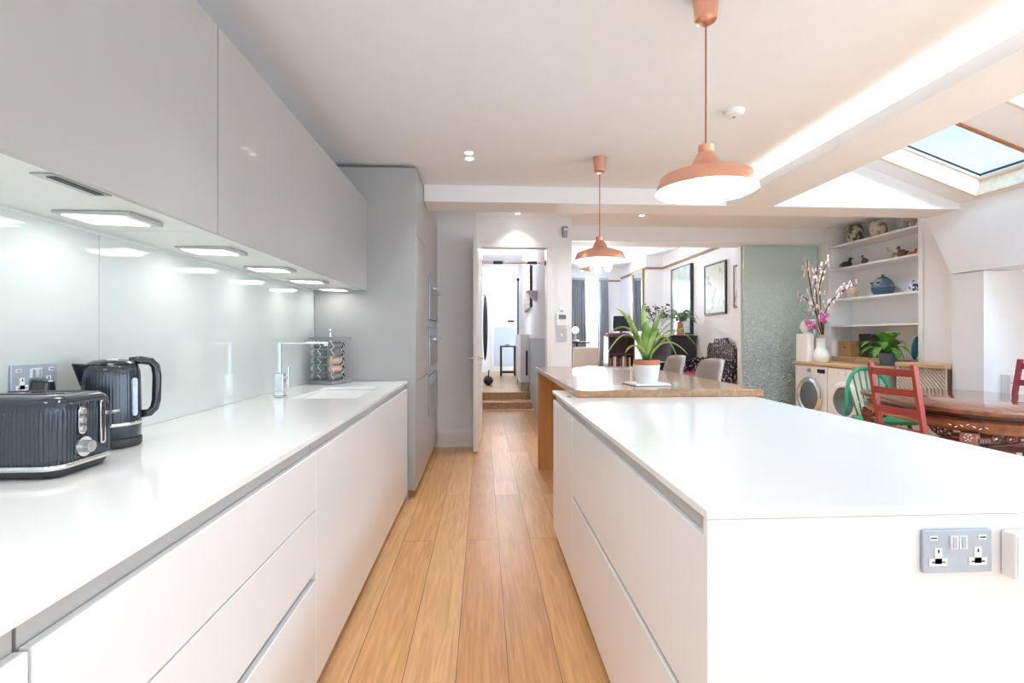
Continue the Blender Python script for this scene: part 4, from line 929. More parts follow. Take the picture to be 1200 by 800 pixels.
while x < x1 - .1 and k < 11:
    w_ = .035 + .012 * (k % 3); hb = .26 + .015 * (k % 4)
    tag(BX(x, x + w_ - .003, y0 + .04, y0 + .24, .5455, .5455 + hb).build('book', bcol[k % 7], bevel=.002), '%s book standing on the lower shelf of the dark living room bookcase' % names_[k], 'book', 'books on the living room bookcase'); x += w_; k += 1
t = tag(MB().prism(rrect((x0 + x1) / 2 - .05, 10.55, .24, .13, .03), 'Z', 1.266, 1.33).build('folded_cloth', 'purple', bevel=.02, seg=3), 'folded purple cloth on top of the dark bookcase', 'cloth')
t = thing('monitor', 'dark screen standing on the purple cloth by the living room window', 'monitor', ((x0 + x1) / 2, 10.7, 1.331))
xm0 = at(718, 380, Y=10.58).x; xm1 = at(738, 380, Y=10.58).x
BX(xm0, xm1, 10.56, 10.585, 1.37, 1.70).build('panel', 'slate', t, bevel=.003); BX((xm0 + xm1) / 2 - .08, (xm0 + xm1) / 2 + .08, 10.5, 10.62, 1.331, 1.343).build('foot', 'dark', t); BX((xm0 + xm1) / 2 - .02, (xm0 + xm1) / 2 + .02, 10.586, 10.6, 1.343, 1.5).build('neck', 'dark', t)
t = thing('armchair', 'cream upholstered armchair seen from behind in the living room', 'armchair', (2.0, 8.9, 0))
x0, x1 = 1.62, at(701, 410, Y=8.9).x
MB().hexa([(x0, 8.86, .12), (x1 - .05, 8.86, .12), (x1 - .05, 9.02, .12), (x0, 9.02, .12)], [(x0, 8.78, 1.07), (x1, 8.78, 1.07), (x1, 8.92, 1.07), (x0, 8.92, 1.07)]).build('backrest', 'cream', t, bevel=.04, seg=3)
BX(x0 + .1, x1 - .15, 9.04, 9.6, .14, .48).build('seat', 'cream', t, bevel=.03, seg=3)
for x in (x0, x1 - .14): BX(x, x + .09, 9.03, 9.6, .14, .66).build('armrest', 'cream', t, bevel=.03, seg=3)
for (x, y) in ((x0 + .03, 8.9), (x1 - .1, 8.9), (x0 + .03, 9.5), (x1 - .1, 9.5)): BX(x, x + .04, y, y + .04, .002, .13).build('leg', 'black', t)
q = at(676, 400, Y=10.2)
t = thing('round_side_table', 'tall round dark side table behind the cream armchair', 'table', (q.x, 10.2, 0))
MB().lathe([(.27, 1.12), (.28, 1.13), (.28, 1.15), (.0, 1.15)], q.x, 10.2, 0, 32).build('table_top', 'dark', t, smooth=True, autosm=True)
MB().cyl((q.x, 10.2, .03), (q.x, 10.2, 1.12), .025).build('column', 'dark', t); MB().cyl((q.x, 10.2, .002), (q.x, 10.2, .03), .2).build('foot', 'dark', t)
t = thing('table_lamp', 'small lamp with white globe on the round side table', 'lamp', (q.x - .03, 10.2, 1.151))
MB().lathe([(.07, .001), (.07, .02), (.03, .04), (.025, .16), (.0, .16)], q.x - .03, 10.2, 1.151, 20).build('base', 'steel', t, smooth=True, autosm=True); MB().ell((q.x - .03, 10.2, 1.39), .07, .07, .07).build('globe', 'globe', t, smooth=True)
# ================================================================== GLASS DOOR
gd = thing('sliding_glass_door', 'tall green textured glass sliding door beside the shelves', 'door', (4.2, 6.81, 0))
BX(3.66, 4.74, 6.80, 6.815, .012, 2.62).build('glass_panel', 'pebble', gd, bevel=.002)
BX(3.655, 4.745, 6.792, 6.823, 2.621, 2.66).build('top_rail', 'steel', gd)
BX(3.655, 4.745, 6.795, 6.82, .001, .0115).build('floor_guide', 'steel', gd)
mb = MB(); mb.box(3.65, 4.75, 6.86, 6.95, 0, 2.95); 
struct('wall_behind_glass', mb, 'wall', 'white wall behind the green glass door', 'wall')

# ================================================================== LAUNDRY RUN AND SHELVES
WX = 4.20; WZ = .93
t = thing('laundry_worktop', 'pale oak worktop over the two washing machines', 'worktop', (4.46, 5.8, .89))
BX(WX - .02, 4.745, 5.12, 6.50, .892, WZ).build('slab', 'worktopwood', t, bevel=.003)
t = tag(BX(4.755, 5.055, 5.155, 6.54, .93, .992).build('alcove_board', 'worktopwood', bevel=.003), 'pale oak board forming the base of the shelf alcove', 'board')
def washer(y0, y1, label, chromed):
    t = thing('washing_machine', label, 'washing machine', (4.45, (y0 + y1) / 2, 0), group='washing machines')
    BX(WX, 4.73, y0 + .004, y1 - .004, .012, .885).build('body', 'white', t, bevel=.008)
    yc = (y0 + y1) / 2; zc = .50; R = .225
    m = T(WX, yc, zc) @ RY(-PI / 2)
    if chromed:
        MB().lathe([(R + .015, .001), (R + .015, .02), (R, .034), (R - .03, .038), (R - .05, .025), (R - .05, .001)], seg=48, mx=m).build('door', 'chrome', t, smooth=True, autosm=True)
        MB().lathe([(R - .051, .001), (R - .051, .024), (R - .09, .034), (0, .04)], seg=48, mx=m).build('door_glass', 'drumglass', t, smooth=True, autosm=True)
    else:
        MB().lathe([(R + .01, .001), (R + .01, .02), (R - .01, .032), (R - .055, .03), (R - .06, .001)], seg=48, mx=m).build('door', 'white', t, smooth=True, autosm=True)
        MB().lathe([(R - .061, .001), (R - .061, .024), (R - .09, .012), (0, .008)], seg=48, mx=m).build('door_glass', 'drumglass', t, smooth=True, autosm=True)
    BX(WX - .004, WX - .0005, y0 + .03, y0 + .17, .80, .85).build('display', 'blackplastic' if chromed else 'white', t, bevel=.001)
    BX(WX - .004, WX - .0005, y1 - .20, y1 - .03, .79, .86).build('detergent_drawer', 'white', t, bevel=.002)
    MB().cyl((WX - .02, yc + .01, .825), (WX - .0005, yc + .01, .825), .026).build('programme_dial', 'steel' if chromed else 'white', t, smooth=True, autosm=True)
    MB().box(WX + .02, 4.7, y0 + .03, y1 - .03, .001, .0115).build('feet', 'dark', t)
washer(5.855, 6.47, 'white washing machine with chrome porthole next to the green glass door', True)
washer(5.235, 5.845, 'white washing machine with white porthole behind the green chair', False)
# radiator cover with cane lattice
t = thing('radiator_cover', 'wooden radiator cover with pale lattice front beside the pier', 'radiator cover', (4.6, 4.8, 0))
RXF = 4.44
mb = MB(); y0, y1 = 4.515, 5.10
BX(RXF - .02, 4.74, y0, y1, .945, .985).build('top', 'worktopwood', t, bevel=.003)
BX(RXF + .03, RXF + .04, y0 + .02, y1 - .02, .05, .94).build('backing', 'latticeback', t)
mb.box(RXF, RXF + .025, y0, y0 + .02, .002, .944); mb.box(RXF, RXF + .025, y1 - .02, y1, .002, .944); mb.box(RXF, RXF + .025, y0 + .02, y1 - .02, .002, .06); mb.build('frame', 'timber', t)
BX(RXF, 4.73, y0 - .008, y0 - .001, .002, .944).build('end_panel', 'browncab', t)
mb = MB(); sp = .042
ya, yb, za, zb_ = y0 + .02, y1 - .02, .45, .944
def clipseg(c, sgn):
    # line z = sgn*y + c clipped to the rectangle
    pts = []
    for y in (ya, yb):
        z = sgn * y + c
        if za <= z <= zb_: pts.append((y, z))
    for z in (za, zb_):
        y = (z - c) / sgn
        if ya < y < yb: pts.append((y, z))
    return pts[:2]
for sgn, xo in ((1, 0.), (-1, .004)):
    c0 = za - sgn * (yb if sgn > 0 else ya) - .0; c1 = zb_ - sgn * (ya if sgn > 0 else yb)
    c = min(c0, c1) + sp / 2
    while c < max(c0, c1):
        q = clipseg(c, sgn)
        if len(q) == 2: mb.cyl((RXF + .010 + xo, q[0][0], q[0][1]), (RXF + .010 + xo, q[1][0], q[1][1]), .0055, None, 6)
        c += sp
mb.build('lattice', 'lattice', t)

# shelves
SZ = [2.485, 2.174, 1.763, 1.41]
sn = ['highest one, with the floral jars', 'second from the top, holding the carved birds', 'third from the top, holding the blue jar', 'lowest one, empty, over the oak board']
for z, lb in zip(SZ, sn):
    tag(BX(4.755, 5.055, 5.155, 6.545, z - .025, z).build('shelf', 'trim', bevel=.002), 'white alcove shelf: ' + lb, 'shelf', 'white alcove shelves')
struct('trim_5', BX(4.735, 4.7495, 6.56, 6.63, .93, ZR - .001), 'trim', 'white upright at the glass door side of the alcove', 'trim')
struct('trim_6', BX(4.735, 4.7495, 5.10, 5.155, .985, ZR - .001), 'trim', 'white upright at the pier side of the alcove', 'trim')
SXC = 4.89
def on_shelf(u, k): return at(u, 300, X=SXC).y, (SZ[k] if k < 4 else .9925)
def jar(name, label, u, k, prof, m, lidprof=None, lm=None, parts=(), cat='jar', seg=36):
    y, z = on_shelf(u, k); t = thing(name, label, cat, (SXC, y, z))
    MB().lathe(prof, SXC, y, z, seg).build('body', m, t, smooth=True, autosm=True)
    if lidprof: MB().lathe(lidprof, SXC, y, z, seg).build('lid', lm, t, smooth=True, autosm=True)
    return t, y, z
def belly(R, h, rb, rt, n=14, pw=1.0):
    out = [(rb * .9, .001)]
    for i in range(n + 1):
        s = i / n; r_ = (rb + (rt - rb) * s) + (R - (rb + rt) / 2) * math.sin(PI * s) ** .7
        out.append((r_, .004 + (h - .004) * s))
    return out + [(rt - .008, h), (rt - .012, h - .01), (0, h - .012)]
jar('floral_jar', 'squat grey jar with dark floral pattern on the top shelf', 1001.5, 0, belly(.10, .235, .065, .07), 'floral')
jar('pale_jar', 'pale floral bowl on the top shelf behind the dark floral jar', 1030, 0, belly(.10, .20, .06, .07), 'floralpale')
jar('crackle_vase', 'round cream vase with brown crackle pattern on the third shelf', 998.5, 2, belly(.075, .145, .045, .055), 'crackle')
t, y, z = jar('ginger_jar', 'large round grey-blue stoneware jar with dark lid on the third shelf', 1034.5, 2, belly(.118, .205, .08, .06), 'bluejar', [(.066, .197), (.064, .205), (.046, .22), (.016, .23), (.01, .235), (.014, .25), (0, .255)], 'birddark')
MB().lathe([(.0945, .014), (.1105, .04), (.1205, .085), (.121, .095)], SXC, y, z, 36).build('glaze_band', 'bluedark', t, smooth=True)
for a in (2.6, 3.6):
    mb = MB(); mb.ell((SXC + .113 * math.cos(a), y + .113 * math.sin(a), z + .15), .014, .02, .014, 10, 6); mb.build('lug', 'birddark', t, smooth=True)
t, y, z = jar('blue_white_teapot', 'small blue and white glazed pot at the pier end of the third shelf', 1070.5, 2, belly(.056, .105, .036, .028), 'bluewhite', [(.03, .1), (.028, .108), (.012, .118), (.014, .13), (0, .135)], 'bluewhite', cat='teapot')
def bird(label, u, k, L_, hgt, m, facing=1, neck=1., bill=None, headm=None):
    y, z = on_shelf(u, k); t = thing('carved_bird', label, 'figurine', (SXC, y, z), 0, 'carved birds on the second shelf')
    f = -facing      # +1 faces left in the photo (towards larger y)
    b = MB(); b.ell((SXC, y, z + hgt * .36), L_ * .22, L_ * .45, hgt * .33, 18, 12, RX(-.12 * f))
    b.hexa([(SXC - .02, y - f * L_ * .3, z + hgt * .3), (SXC + .02, y - f * L_ * .3, z + hgt * .3), (SXC + .012, y - f * L_ * .62, z + hgt * .42), (SXC - .012, y - f * L_ * .62, z + hgt * .42)], [(SXC - .02, y - f * L_ * .3, z + hgt * .5), (SXC + .02, y - f * L_ * .3, z + hgt * .5), (SXC + .012, y - f * L_ * .62, z + hgt * .48), (SXC - .012, y - f * L_ * .62, z + hgt * .48)])
    b.tube([(SXC, y + f * L_ * .2, z + hgt * .45), (SXC, y + f * L_ * .3, z + hgt * .65), (SXC, y + f * L_ * .32, z + hgt * .84)], .02, 10, [L_ * .16, L_ * .1, L_ * .09])
    b.box(SXC - L_ * .14, SXC + L_ * .14, y - L_ * .2, y + L_ * .2, z + .001, z + hgt * .1)
    b.build('body', m, t, smooth=True)
    h = MB(); h.ell((SXC, y + f * L_ * .34, z + hgt * .86), L_ * .1, L_ * .13, hgt * .14, 14, 10); h.build('head', headm or m, t, smooth=True)
    h = MB(); h.tube([(SXC, y + f * L_ * .44, z + hgt * .86), (SXC, y + f * L_ * .62, z + hgt * .82)], .01, 8, [L_ * .055, L_ * .025]); h.build('bill', bill or m, t, smooth=True)
bird('dark carved duck at the glass door end of the second shelf', 992, 1, .20, .14, 'birddark', 1)
bird('small dark upright carved bird next to the dark duck', 1013, 1, .10, .14, 'birdbrown', -1, headm='birddark')
bird('pale carved pigeon near the middle of the second shelf', 1044, 1, .12, .17, 'birdpale', -1)
bird('russet carved duck beside the pale pigeon on the second shelf', 1057, 1, .14, .15, 'birdbrown', -1, headm='birddark')
bird('small carved duck with orange breast at the pier end of the second shelf', 1070, 1, .10, .08, 'orange', 1, bill='birddark', headm='orange')
y, z = on_shelf(1066, 0)
t = thing('horse_figurine', 'small grey-brown horse figurine at the pier end of the top shelf', 'figurine', (SXC, y, z))
mb = MB(); mb.box(SXC - .035, SXC + .035, y - .10, y + .10, z + .001, z + .03); mb.build('plinth', 'birddark', t, bevel=.003)
mb = MB(); mb.ell((SXC, y, z + .12), .032, .07, .035, 14, 10); mb.tube([(SXC, y + .05, z + .135), (SXC, y + .085, z + .175), (SXC, y + .09, z + .19)], .02, 8, [.026, .018, .016]); mb.ell((SXC, y + .105, z + .185), .014, .032, .016, 10, 8)
mb.tube([(SXC, y - .065, z + .13), (SXC, y - .09, z + .11), (SXC, y - .095, z + .07)], .007)
for (dx_, dy_) in ((-.018, .05), (.018, .05), (-.018, -.05), (.018, -.05)): mb.tube([(SXC + dx_, y + dy_, z + .11), (SXC + dx_, y + dy_ + .006, z + .07), (SXC + dx_, y + dy_, z + .031)], .01, 8, [.014, .009, .008])
mb.build('body', 'birdpale', t, smooth=True)

# things on the laundry side surfaces
zt = .9925
def ysh(u, X=SXC): return at(u, 400, X=X).y
ys = ysh(977); k = 0
for (u0, u1, h_, m, lb) in ((978.5, 981, .20, 'paper', 'thin white folder, first in the alcove row next to the upright'), (981.4, 984, .215, 'greypanel', 'pale grey folder, second in the alcove row'), (984.4, 987.5, .205, 'paper', 'white folder, third in the alcove row beside the tan box')):
    ya, yb = ysh(u1), ysh(u0)
    tag(BX(4.80, 5.0, ya, yb, zt, zt + h_).build('folder', m, bevel=.002), lb, 'folder', 'folders in the alcove')
ya, yb = ysh(1002, 4.86), ysh(988.5, 4.86)
t = thing('card_box', 'tan card box beside the white folders in the alcove', 'box', (4.88, (ya + yb) / 2, zt))
BX(4.80, 4.98, ya, yb, zt, zt + .17).build('box_body', 'kraft', t, bevel=.003); BX(4.795, 4.985, ya - .003, yb + .003, zt + .1705, zt + .205).build('lid', 'kraft', t, bevel=.003)
MB().cyl((4.799, (ya + yb) / 2, zt + .12), (4.794, (ya + yb) / 2, zt + .12), .012).build('thumb_hole', 'dark', t)
ya, yb = ysh(1031, 4.95), ysh(1010.5, 4.95)
t = thing('storage_box', 'large charcoal storage box behind the fern in the alcove', 'box', (4.97, (ya + yb) / 2, zt))
BX(4.91, 5.05, ya, yb, zt, zt + .20).build('box_body', 'charcoal', t, bevel=.004); BX(4.905, 5.053, ya - .004, yb + .004, zt + .2005, zt + .30).build('lid', 'charcoal', t, bevel=.004)
fy = at(1042, 420, X=4.62).y; fx = 4.62
t = thing('potted_fern', 'lush green fern in a slate blue pot behind the red chair', 'plant', (fx, fy, WZ + .001))
MB().lathe([(.075, .001), (.085, .005), (.11, .13), (.112, .14), (.1, .14), (.09, .12), (0, .115)], fx, fy, WZ + .001, 32).build('pot', 'bluepot', t, smooth=True, autosm=True)
mb = MB(); rnd = random.Random(3)
for i in range(26):
    az = 2 * PI * i / 26 + rnd.uniform(-.15, .15); lv = i % 3
    frond(mb, (fx - .02, fy, WZ + .13), az, (.33, .27, .17)[lv] * rnd.uniform(.85, 1.1) * (1 - .62 * max(0, math.cos(az))), (.14, .2, .27)[lv], (.22, .14, .05)[lv] * rnd.uniform(.6, 1.2), 18, .009, .07)
mb.build('foliage', 'fern', t)
ty = 5.315
t = thing('teal_plate', 'teal glass dish leaning upright at the pier end of the alcove', 'dish', (4.89, ty, .993))
mb = MB(); m = T(4.89, ty, .993 + .136) @ RZ(math.atan2(.87, -.5)) @ RY(PI / 2 - .1)
mb.lathe([(.0, .0), (.05, .002), (.128, .022), (.13, .028), (.05, .01), (0, .008)], seg=36, mx=m); mb.build('dish_body', 'teal', t, smooth=True, autosm=True)
MB().box(4.85, 4.93, ty - .03, ty + .03, .9935, 1.004).build('stand', 'teal', t)
# white vase with blossom and orchid
vx = 4.31; vy = at(962.5, 420, X=vx).y; vz = WZ + .001
t = thing('flower_vase', 'white vase with pale blossom branches and pink orchids on the laundry worktop', 'vase', (vx, vy, vz))
MB().lathe([(.07, .001), (.075, .005), (.094, .06), (.093, .11), (.07, .16), (.056, .19), (.056, .28), (.066, .305), (.060, .305), (.05, .28), (.048, .2), (0, .19)], vx, vy, vz, 36).build('vase_body', 'pot', t, smooth=True, autosm=True)
mb = MB(); bl = MB(); pk = MB()
def W(u, v, dx_=0.): return at(u, v, X=vx + dx_)
branches = [[(963, 392), (958, 372), (951, 345), (947, 318), (946, 304)], [(964, 392), (962, 365), (960, 335), (965, 318), (972, 300)], [(965, 392), (964, 372), (974, 352), (988, 341), (998, 335)], [(962, 390), (955, 362), (945, 350), (936, 345)], [(964, 390), (958, 360), (955, 330), (958, 308)]]
for bi, br in enumerate(branches):
    pts = [W(u, v, .03 * math.sin(bi * 2 + i)) for i, (u, v) in enumerate(br)]
    mb.tube(pts, .006, 6, [.007] * (len(pts) - 1) + [.003])
    for s in range(1, len(pts)):
        n_ = 10 if s > 1 else 0
        for k in range(n_):
            f_ = rnd.random(); q = pts[s - 1].lerp(pts[s], f_) + Vector((rnd.uniform(-.05, .05), rnd.uniform(-.05, .05), rnd.uniform(-.05, .05)))
            for p_ in range(4):
                a = p_ * PI / 2 + rnd.random(); bl.ell(tuple(q + Vector((.016 * math.cos(a) * .6, .016 * math.cos(a), .016 * math.sin(a)))), .008, .0145, .0145, 6, 4)
for br in ([(961, 392), (955, 382), (948, 378)], [(965, 392), (966, 378), (964, 366)]):
    pts = [W(u, v, -.06) for (u, v) in br]; mb.tube(pts, .004, 6)
    for k in range(9):
        f_ = rnd.random(); q = pts[1].lerp(pts[2], f_ * 1.2) + Vector((rnd.uniform(-.04, .02), rnd.uniform(-.05, .05), rnd.uniform(-.05, .05)))
        pk = MB()
        for p_ in range(5):
            a = p_ * 2 * PI / 5 + rnd.random(); pk.ell(tuple(q + Vector((0, .02 * math.cos(a), .02 * math.sin(a)))), .006, .015, .015, 7, 5)
        pk.build('orchid_flower', 'pinkflower', t, smooth=True)
mb.build('branches', 'twig', t, smooth=True); bl.build('blossom', 'blossom', t, smooth=True)
# white files and white clock beside the vase
k = 0
for (u0, u1) in ((934.5, 938.7), (939.1, 943.3), (943.7, 947.5)):
    ya, yb = at(u1, 400, X=4.215).y, at(u0, 400, X=4.215).y
    o = BX(4.195, 4.29, ya + .001, yb - .001, WZ + .001, WZ + .36).build('magazine_file', 'paper', bevel=.004)
    tag(o, 'tall white magazine file on the laundry worktop, %s from the vase' % (['third', 'second', 'first'][k]), 'magazine file', 'white magazine files'); k += 1
cy_ = at(942.5, 371, X=4.26).y - .01
t = thing('desk_fan', 'round white fan standing on the white magazine files', 'fan', (4.28, cy_, WZ + .362))
mb = MB(); mb.lathe([(.0, .0), (.075, 0), (.08, .01), (.08, .03), (.07, .04), (0, .04)], seg=32, mx=T(4.28, cy_, WZ + .46) @ RY(-PI / 2)); mb.build('head', 'white', t, smooth=True, autosm=True)
BX(4.26, 4.32, cy_ - .04, cy_ + .04, WZ + .3615, WZ + .385).build('foot', 'white', t, bevel=.004)
BX(4.282, 4.298, cy_ - .16, cy_ + .02, WZ + .525, WZ + .548).build('bar', 'white', t, bevel=.004)
BX(4.282, 4.298, cy_ - .16, cy_ - .14, WZ + .3615, WZ + .525).build('upright', 'white', t, bevel=.003)
# white box on the pier
q = at(1181, 448, Y=4.2)
t = thing('utility_box', 'small white box on the pier face beyond the dining table', 'box', (q.x, 4.17, q.z))
BX(q.x - .065, q.x + .065, 4.12, 4.199, q.z - .10, q.z + .075).build('case', 'white', t, bevel=.006); BX(q.x - .06, q.x + .06, 4.115, 4.1195, q.z + .0, q.z + .006).build('seam', 'rackgrey', t)
MB().cyl((q.x, 4.16, q.z + .076), (q.x, 4.16, q.z + .1), .012).build('cap', 'white', t)

# ================================================================== DINING AREA
DT = T(3.78, 3.62, 0) @ RZ(math.radians(-13)); TZ = .78
def sup(hx, hy, n=2.9, N=72, z=0):
    out = []
    for i in range(N):
        a = 2 * PI * i / N; c, s = math.cos(a), math.sin(a)
        out.append((hx * math.copysign(abs(c) ** (2 / n), c), hy * math.copysign(abs(s) ** (2 / n), s)))
    return out
t = thing('dining_table', 'polished rosewood dining table with carved apron and pearl inlay', 'table', (3.78, 3.62, 0), math.radians(-13))
hx, hy = .62, .80
mb = MB(); loft(mb, [[(x, y, z) for (x, y) in sup(hx - o_, hy - o_)] for (z, o_) in ((TZ - .038, .02), (TZ - .034, .006), (TZ - .018, 0), (TZ - .006, .002), (TZ, .01))]); mb.build('table_top', 'rosewood', t, local=True, smooth=True, autosm=True)
mb = MB(); loft(mb, [[(x, y, z) for (x, y) in sup(hx - .06, hy - .06)] for z in (TZ - .062, TZ - .0385)]); mb.build('waist', 'rosedark', t, local=True)
mb = MB(); loft(mb, [[(x, y, z) for (x, y) in sup(hx - o_, hy - o_)] for (z, o_) in ((TZ - .155, .05), (TZ - .13, .028), (TZ - .085, .022), (TZ - .068, .04), (TZ - .0625, .055))]); mb.build('apron', 'rosewood', t, local=True, smooth=True, autosm=True)
legs = [(-.42, -.60), (.42, -.60), (-.42, .60), (.42, .60)]
for (lx, ly) in legs:
    a = math.atan2(ly * .8, lx); m = T(lx, ly, 0) @ RZ(a)
    mb = MB(); mb.prism([(-.05, TZ - .156), (.055, TZ - .156), (.06, TZ - .22), (.045, .45), (.04, .12), (.06, .04), (.055, .002), (-.03, .002), (-.02, .12), (-.03, .45)], 'Y', -.045, .045, m); lg = mb.build('leg', 'rosewood', t, local=True, bevel=.006)
    mb = MB()
    for k in range(13):
        z = TZ - .168 - k * .02
        mb.ell((.0585 - .0006 * k, 0, z - .01), .003, .004, .006, 8, 5)
        for s in (-1, 1): mb.ell((.0585 - .0006 * k, s * (.011 + .006 * (k % 2)), z), .003, .010, .003, 8, 5, RX(s * (.7 if k % 2 else -.7)))
    for k in range(-3, 4): mb.ell((.064, k * .03, TZ - .112 + .01 * math.cos(k * 1.6)), .006, .010, .0035, 8, 5, RX(.5 * (-1) ** k))
    for k in range(len(mb.bm.verts)): pass
    bmesh.ops.transform(mb.bm, matrix=m, verts=mb.bm.verts[:]); mb.build('inlay', 'inlay', lg, local=True, smooth=True)
# carved brackets between legs: scrolls under the apron
def scroll(p0, dirv, z, sgn, parent, inl):
    """open carved bracket running from the leg along dirv"""
    mb = MB(); ib = MB(); d = Vector(dirv).normalized()
    P = lambda s, zz: Vector((p0[0] + d.x * s, p0[1] + d.y * s, zz))
    for (c0, r_) in ((.07, .032), (.15, .028), (.22, .022)):
        pts = []
        for i in range(22):
            a = i / 21 * 2 * PI * 1.4; q = r_ * (1 - .55 * i / 21); pts.append(P(c0 + q * math.cos(a), z - .038 + q * math.sin(a)))
        mb.tube(pts, .0075, 6)
        ib.ell(tuple(P(c0, z - .036)), .009, .009, .009, 8, 6)
    mb.tube([P(.02, z - .085), P(.08, z - .082), P(.16, z - .072), P(.24, z - .05), P(.30, z - .01)], .009, 6)
    mb.build('carved_bracket', 'rosedark', parent, local=True, smooth=True); ib.build('inlay', 'inlay', parent, local=True, smooth=True)
for (lx, ly) in legs:
    scroll((lx - math.copysign(.04, lx) * 1.2, ly - math.copysign(.02, ly) + math.copysign(.07, ly)), (-math.copysign(1, lx), 0, 0), TZ - .152, 1, t, 1)
    scroll((lx + math.copysign(.045, lx), ly - math.copysign(.05, ly)), (0, -math.copysign(1, ly), 0), TZ - .152, 1, t, 1)
# bench below the table
t = thing('low_bench', 'dark rosewood bench pushed under the dining table', 'bench', (3.78, 3.5, 0), math.radians(-8))
BX(-.30, .18, -.16, .16, .43, .47).build('seat', 'rosedark', t, local=True, bevel=.005)
for (x, y) in ((-.27, -.13), (.15, -.13), (-.27, .13), (.15, .13)): BX(x - .022, x + .022, y - .022, y + .022, .002, .4295).build('leg', 'rosedark', t, local=True)
t = tag(MB().prism(rrect(3.62, 3.53, .12, .12, .03), 'Z', .472, .52).build('seat_cushion', 'stripes', bevel=.018, seg=3), 'striped cushion on the dark bench under the dining table', 'cushion')

# ladder-back chairs
def ladder_chair(loc, rz_, label, m, tilt=.0):
    """faces local +x, back at x=-.19"""
    t = thing('ladder_back_chair', label, 'chair', loc, rz_, 'ladder-back dining chairs')
    lean = lambda z: -.175 - .105 * max(0, (z - .45)) / .6
    W_ = .175
    for s in (-1, 1):
        mb = MB(); y = s * W_
        zs = [.002, .45, .75, 1.065]
        for i in range(3):
            x0, x1 = lean(zs[i]) + (.03 * (zs[i] < .1)) * 0, lean(zs[i + 1])
            mb.hexa([(x0 - .019, y - .014, zs[i]), (x0 + .019, y - .014, zs[i]), (x0 + .019, y + .014, zs[i]), (x0 - .019, y + .014, zs[i])], [(x1 - .019, y - .014, zs[i + 1]), (x1 + .019, y - .014, zs[i + 1]), (x1 + .019, y + .014, zs[i + 1]), (x1 - .019, y + .014, zs[i + 1])])
        bmesh.ops.remove_doubles(mb.bm, verts=mb.bm.verts[:], dist=1e-5); mb.build('back_post', m, t, local=True, bevel=.004)
        BX(.17, .205, y - .016, y + .016, .002, .43).build('front_leg', m, t, local=True, bevel=.003)
        BX(-.155, .168, y - .009, y + .009, .18, .21).build('stretcher', m, t, local=True)
    for z in (1.005, .865, .725, .585):
        x = lean(z); v = []; f = []; n = 8
        mb = MB()
        for i in range(n):
            y0, y1 = -W_ + .014 + (2 * W_ - .028) * i / n, -W_ + .014 + (2 * W_ - .028) * (i + 1) / n
            c0, c1 = -.022 * (1 - (y0 / W_) ** 2), -.022 * (1 - (y1 / W_) ** 2)
            mb.hexa([(x + c0 - .007, y0, z - .025), (x + c0 + .007, y0, z - .025), (x + c1 + .007, y1, z - .025), (x + c1 - .007, y1, z - .025)], [(x + c0 - .013, y0, z + .025), (x + c0 + .001, y0, z + .025), (x + c1 + .001, y1, z + .025), (x + c1 - .013, y1, z + .025)])
        bmesh.ops.remove_doubles(mb.bm, verts=mb.bm.verts[:], dist=1e-5); mb.build('slat', m, t, local=True)
    BX(-.155, .21, -W_ - .01, W_ + .01, .431, .455).build('seat', m, t, local=True, bevel=.005)
    return t
c1 = ladder_chair((3.20, 3.42, 0), math.radians(4), 'red-brown ladder-back chair with its back towards the island', 'redpaint')
c2 = ladder_chair((4.325, 3.835, 0), math.radians(180), 'plum red ladder-back chair on the window side of the dining table', 'redplum')
# green hoop-back chair
t = thing('hoop_back_chair', 'green painted hoop-back chair at the laundry end of the dining table', 'chair', (3.93, 4.66, 0), math.radians(-90 - 8))
def hoop(n=24, sc=1.):
    out = []
    for i in range(n + 1):
        a = PI * i / n; out.append((-.19 - .12 * math.sin(a) * 1.0, .235 * math.cos(a) * sc, .455 + .475 * math.sin(a) ** .75))
    return out
MB().tube(hoop(), .019, 10).build('back_hoop', 'green', t, local=True, smooth=True)
for k in range(-3, 4):
    y = k * .06; s = math.sqrt(max(0, 1 - (y * 1.05 / .235) ** 2)); zt_ = .455 + .475 * s ** .75; MB().tube([(-.19, y * .75, .452), (-.20 - .11 * s, y * 1.05, zt_ - .01)], .009, 8).build('spindle', 'green', t, local=True, smooth=True)
mb = MB(); mb.prism(rrect(0, 0, .215, .225, .1), 'Z', .425, .458); mb.build('seat', 'green', t, local=True, bevel=.01)
for (sx, sy) in ((-1, -1), (-1, 1), (1, -1), (1, 1)): MB().tube([(sx * .13, sy * .14, .425), (sx * .175, sy * .18, .2), (sx * .20, sy * .205, .003)], .015, 10, [.016, .02, .013]).build('leg', 'green', t, local=True, smooth=True)
mb = MB(); mb.cyl((-.17, .178, .2), (.17, .178, .2), .01); mb.cyl((-.17, -.178, .2), (.17, -.178, .2), .01); mb.cyl((0, -.178, .2), (0, .178, .2), .01); mb.build('stretcher', 'green', t, local=True, smooth=True, autosm=True)

# ================================================================== CAMERA, LIGHT, WORLD
sc = bpy.context.scene
cam = bpy.data.cameras.new('camera'); cam.sensor_width = 36; cam.sensor_fit = 'HORIZONTAL'; cam.lens = F / 1200 * 36
cam.shift_y = (V0 - 400) / 1200; cam.clip_start = .05
co = bpy.data.objects.new('camera', cam); C.objects.link(co); co.location = (0, 0, H); co.rotation_euler = (PI / 2, 0, -TH); sc.camera = co

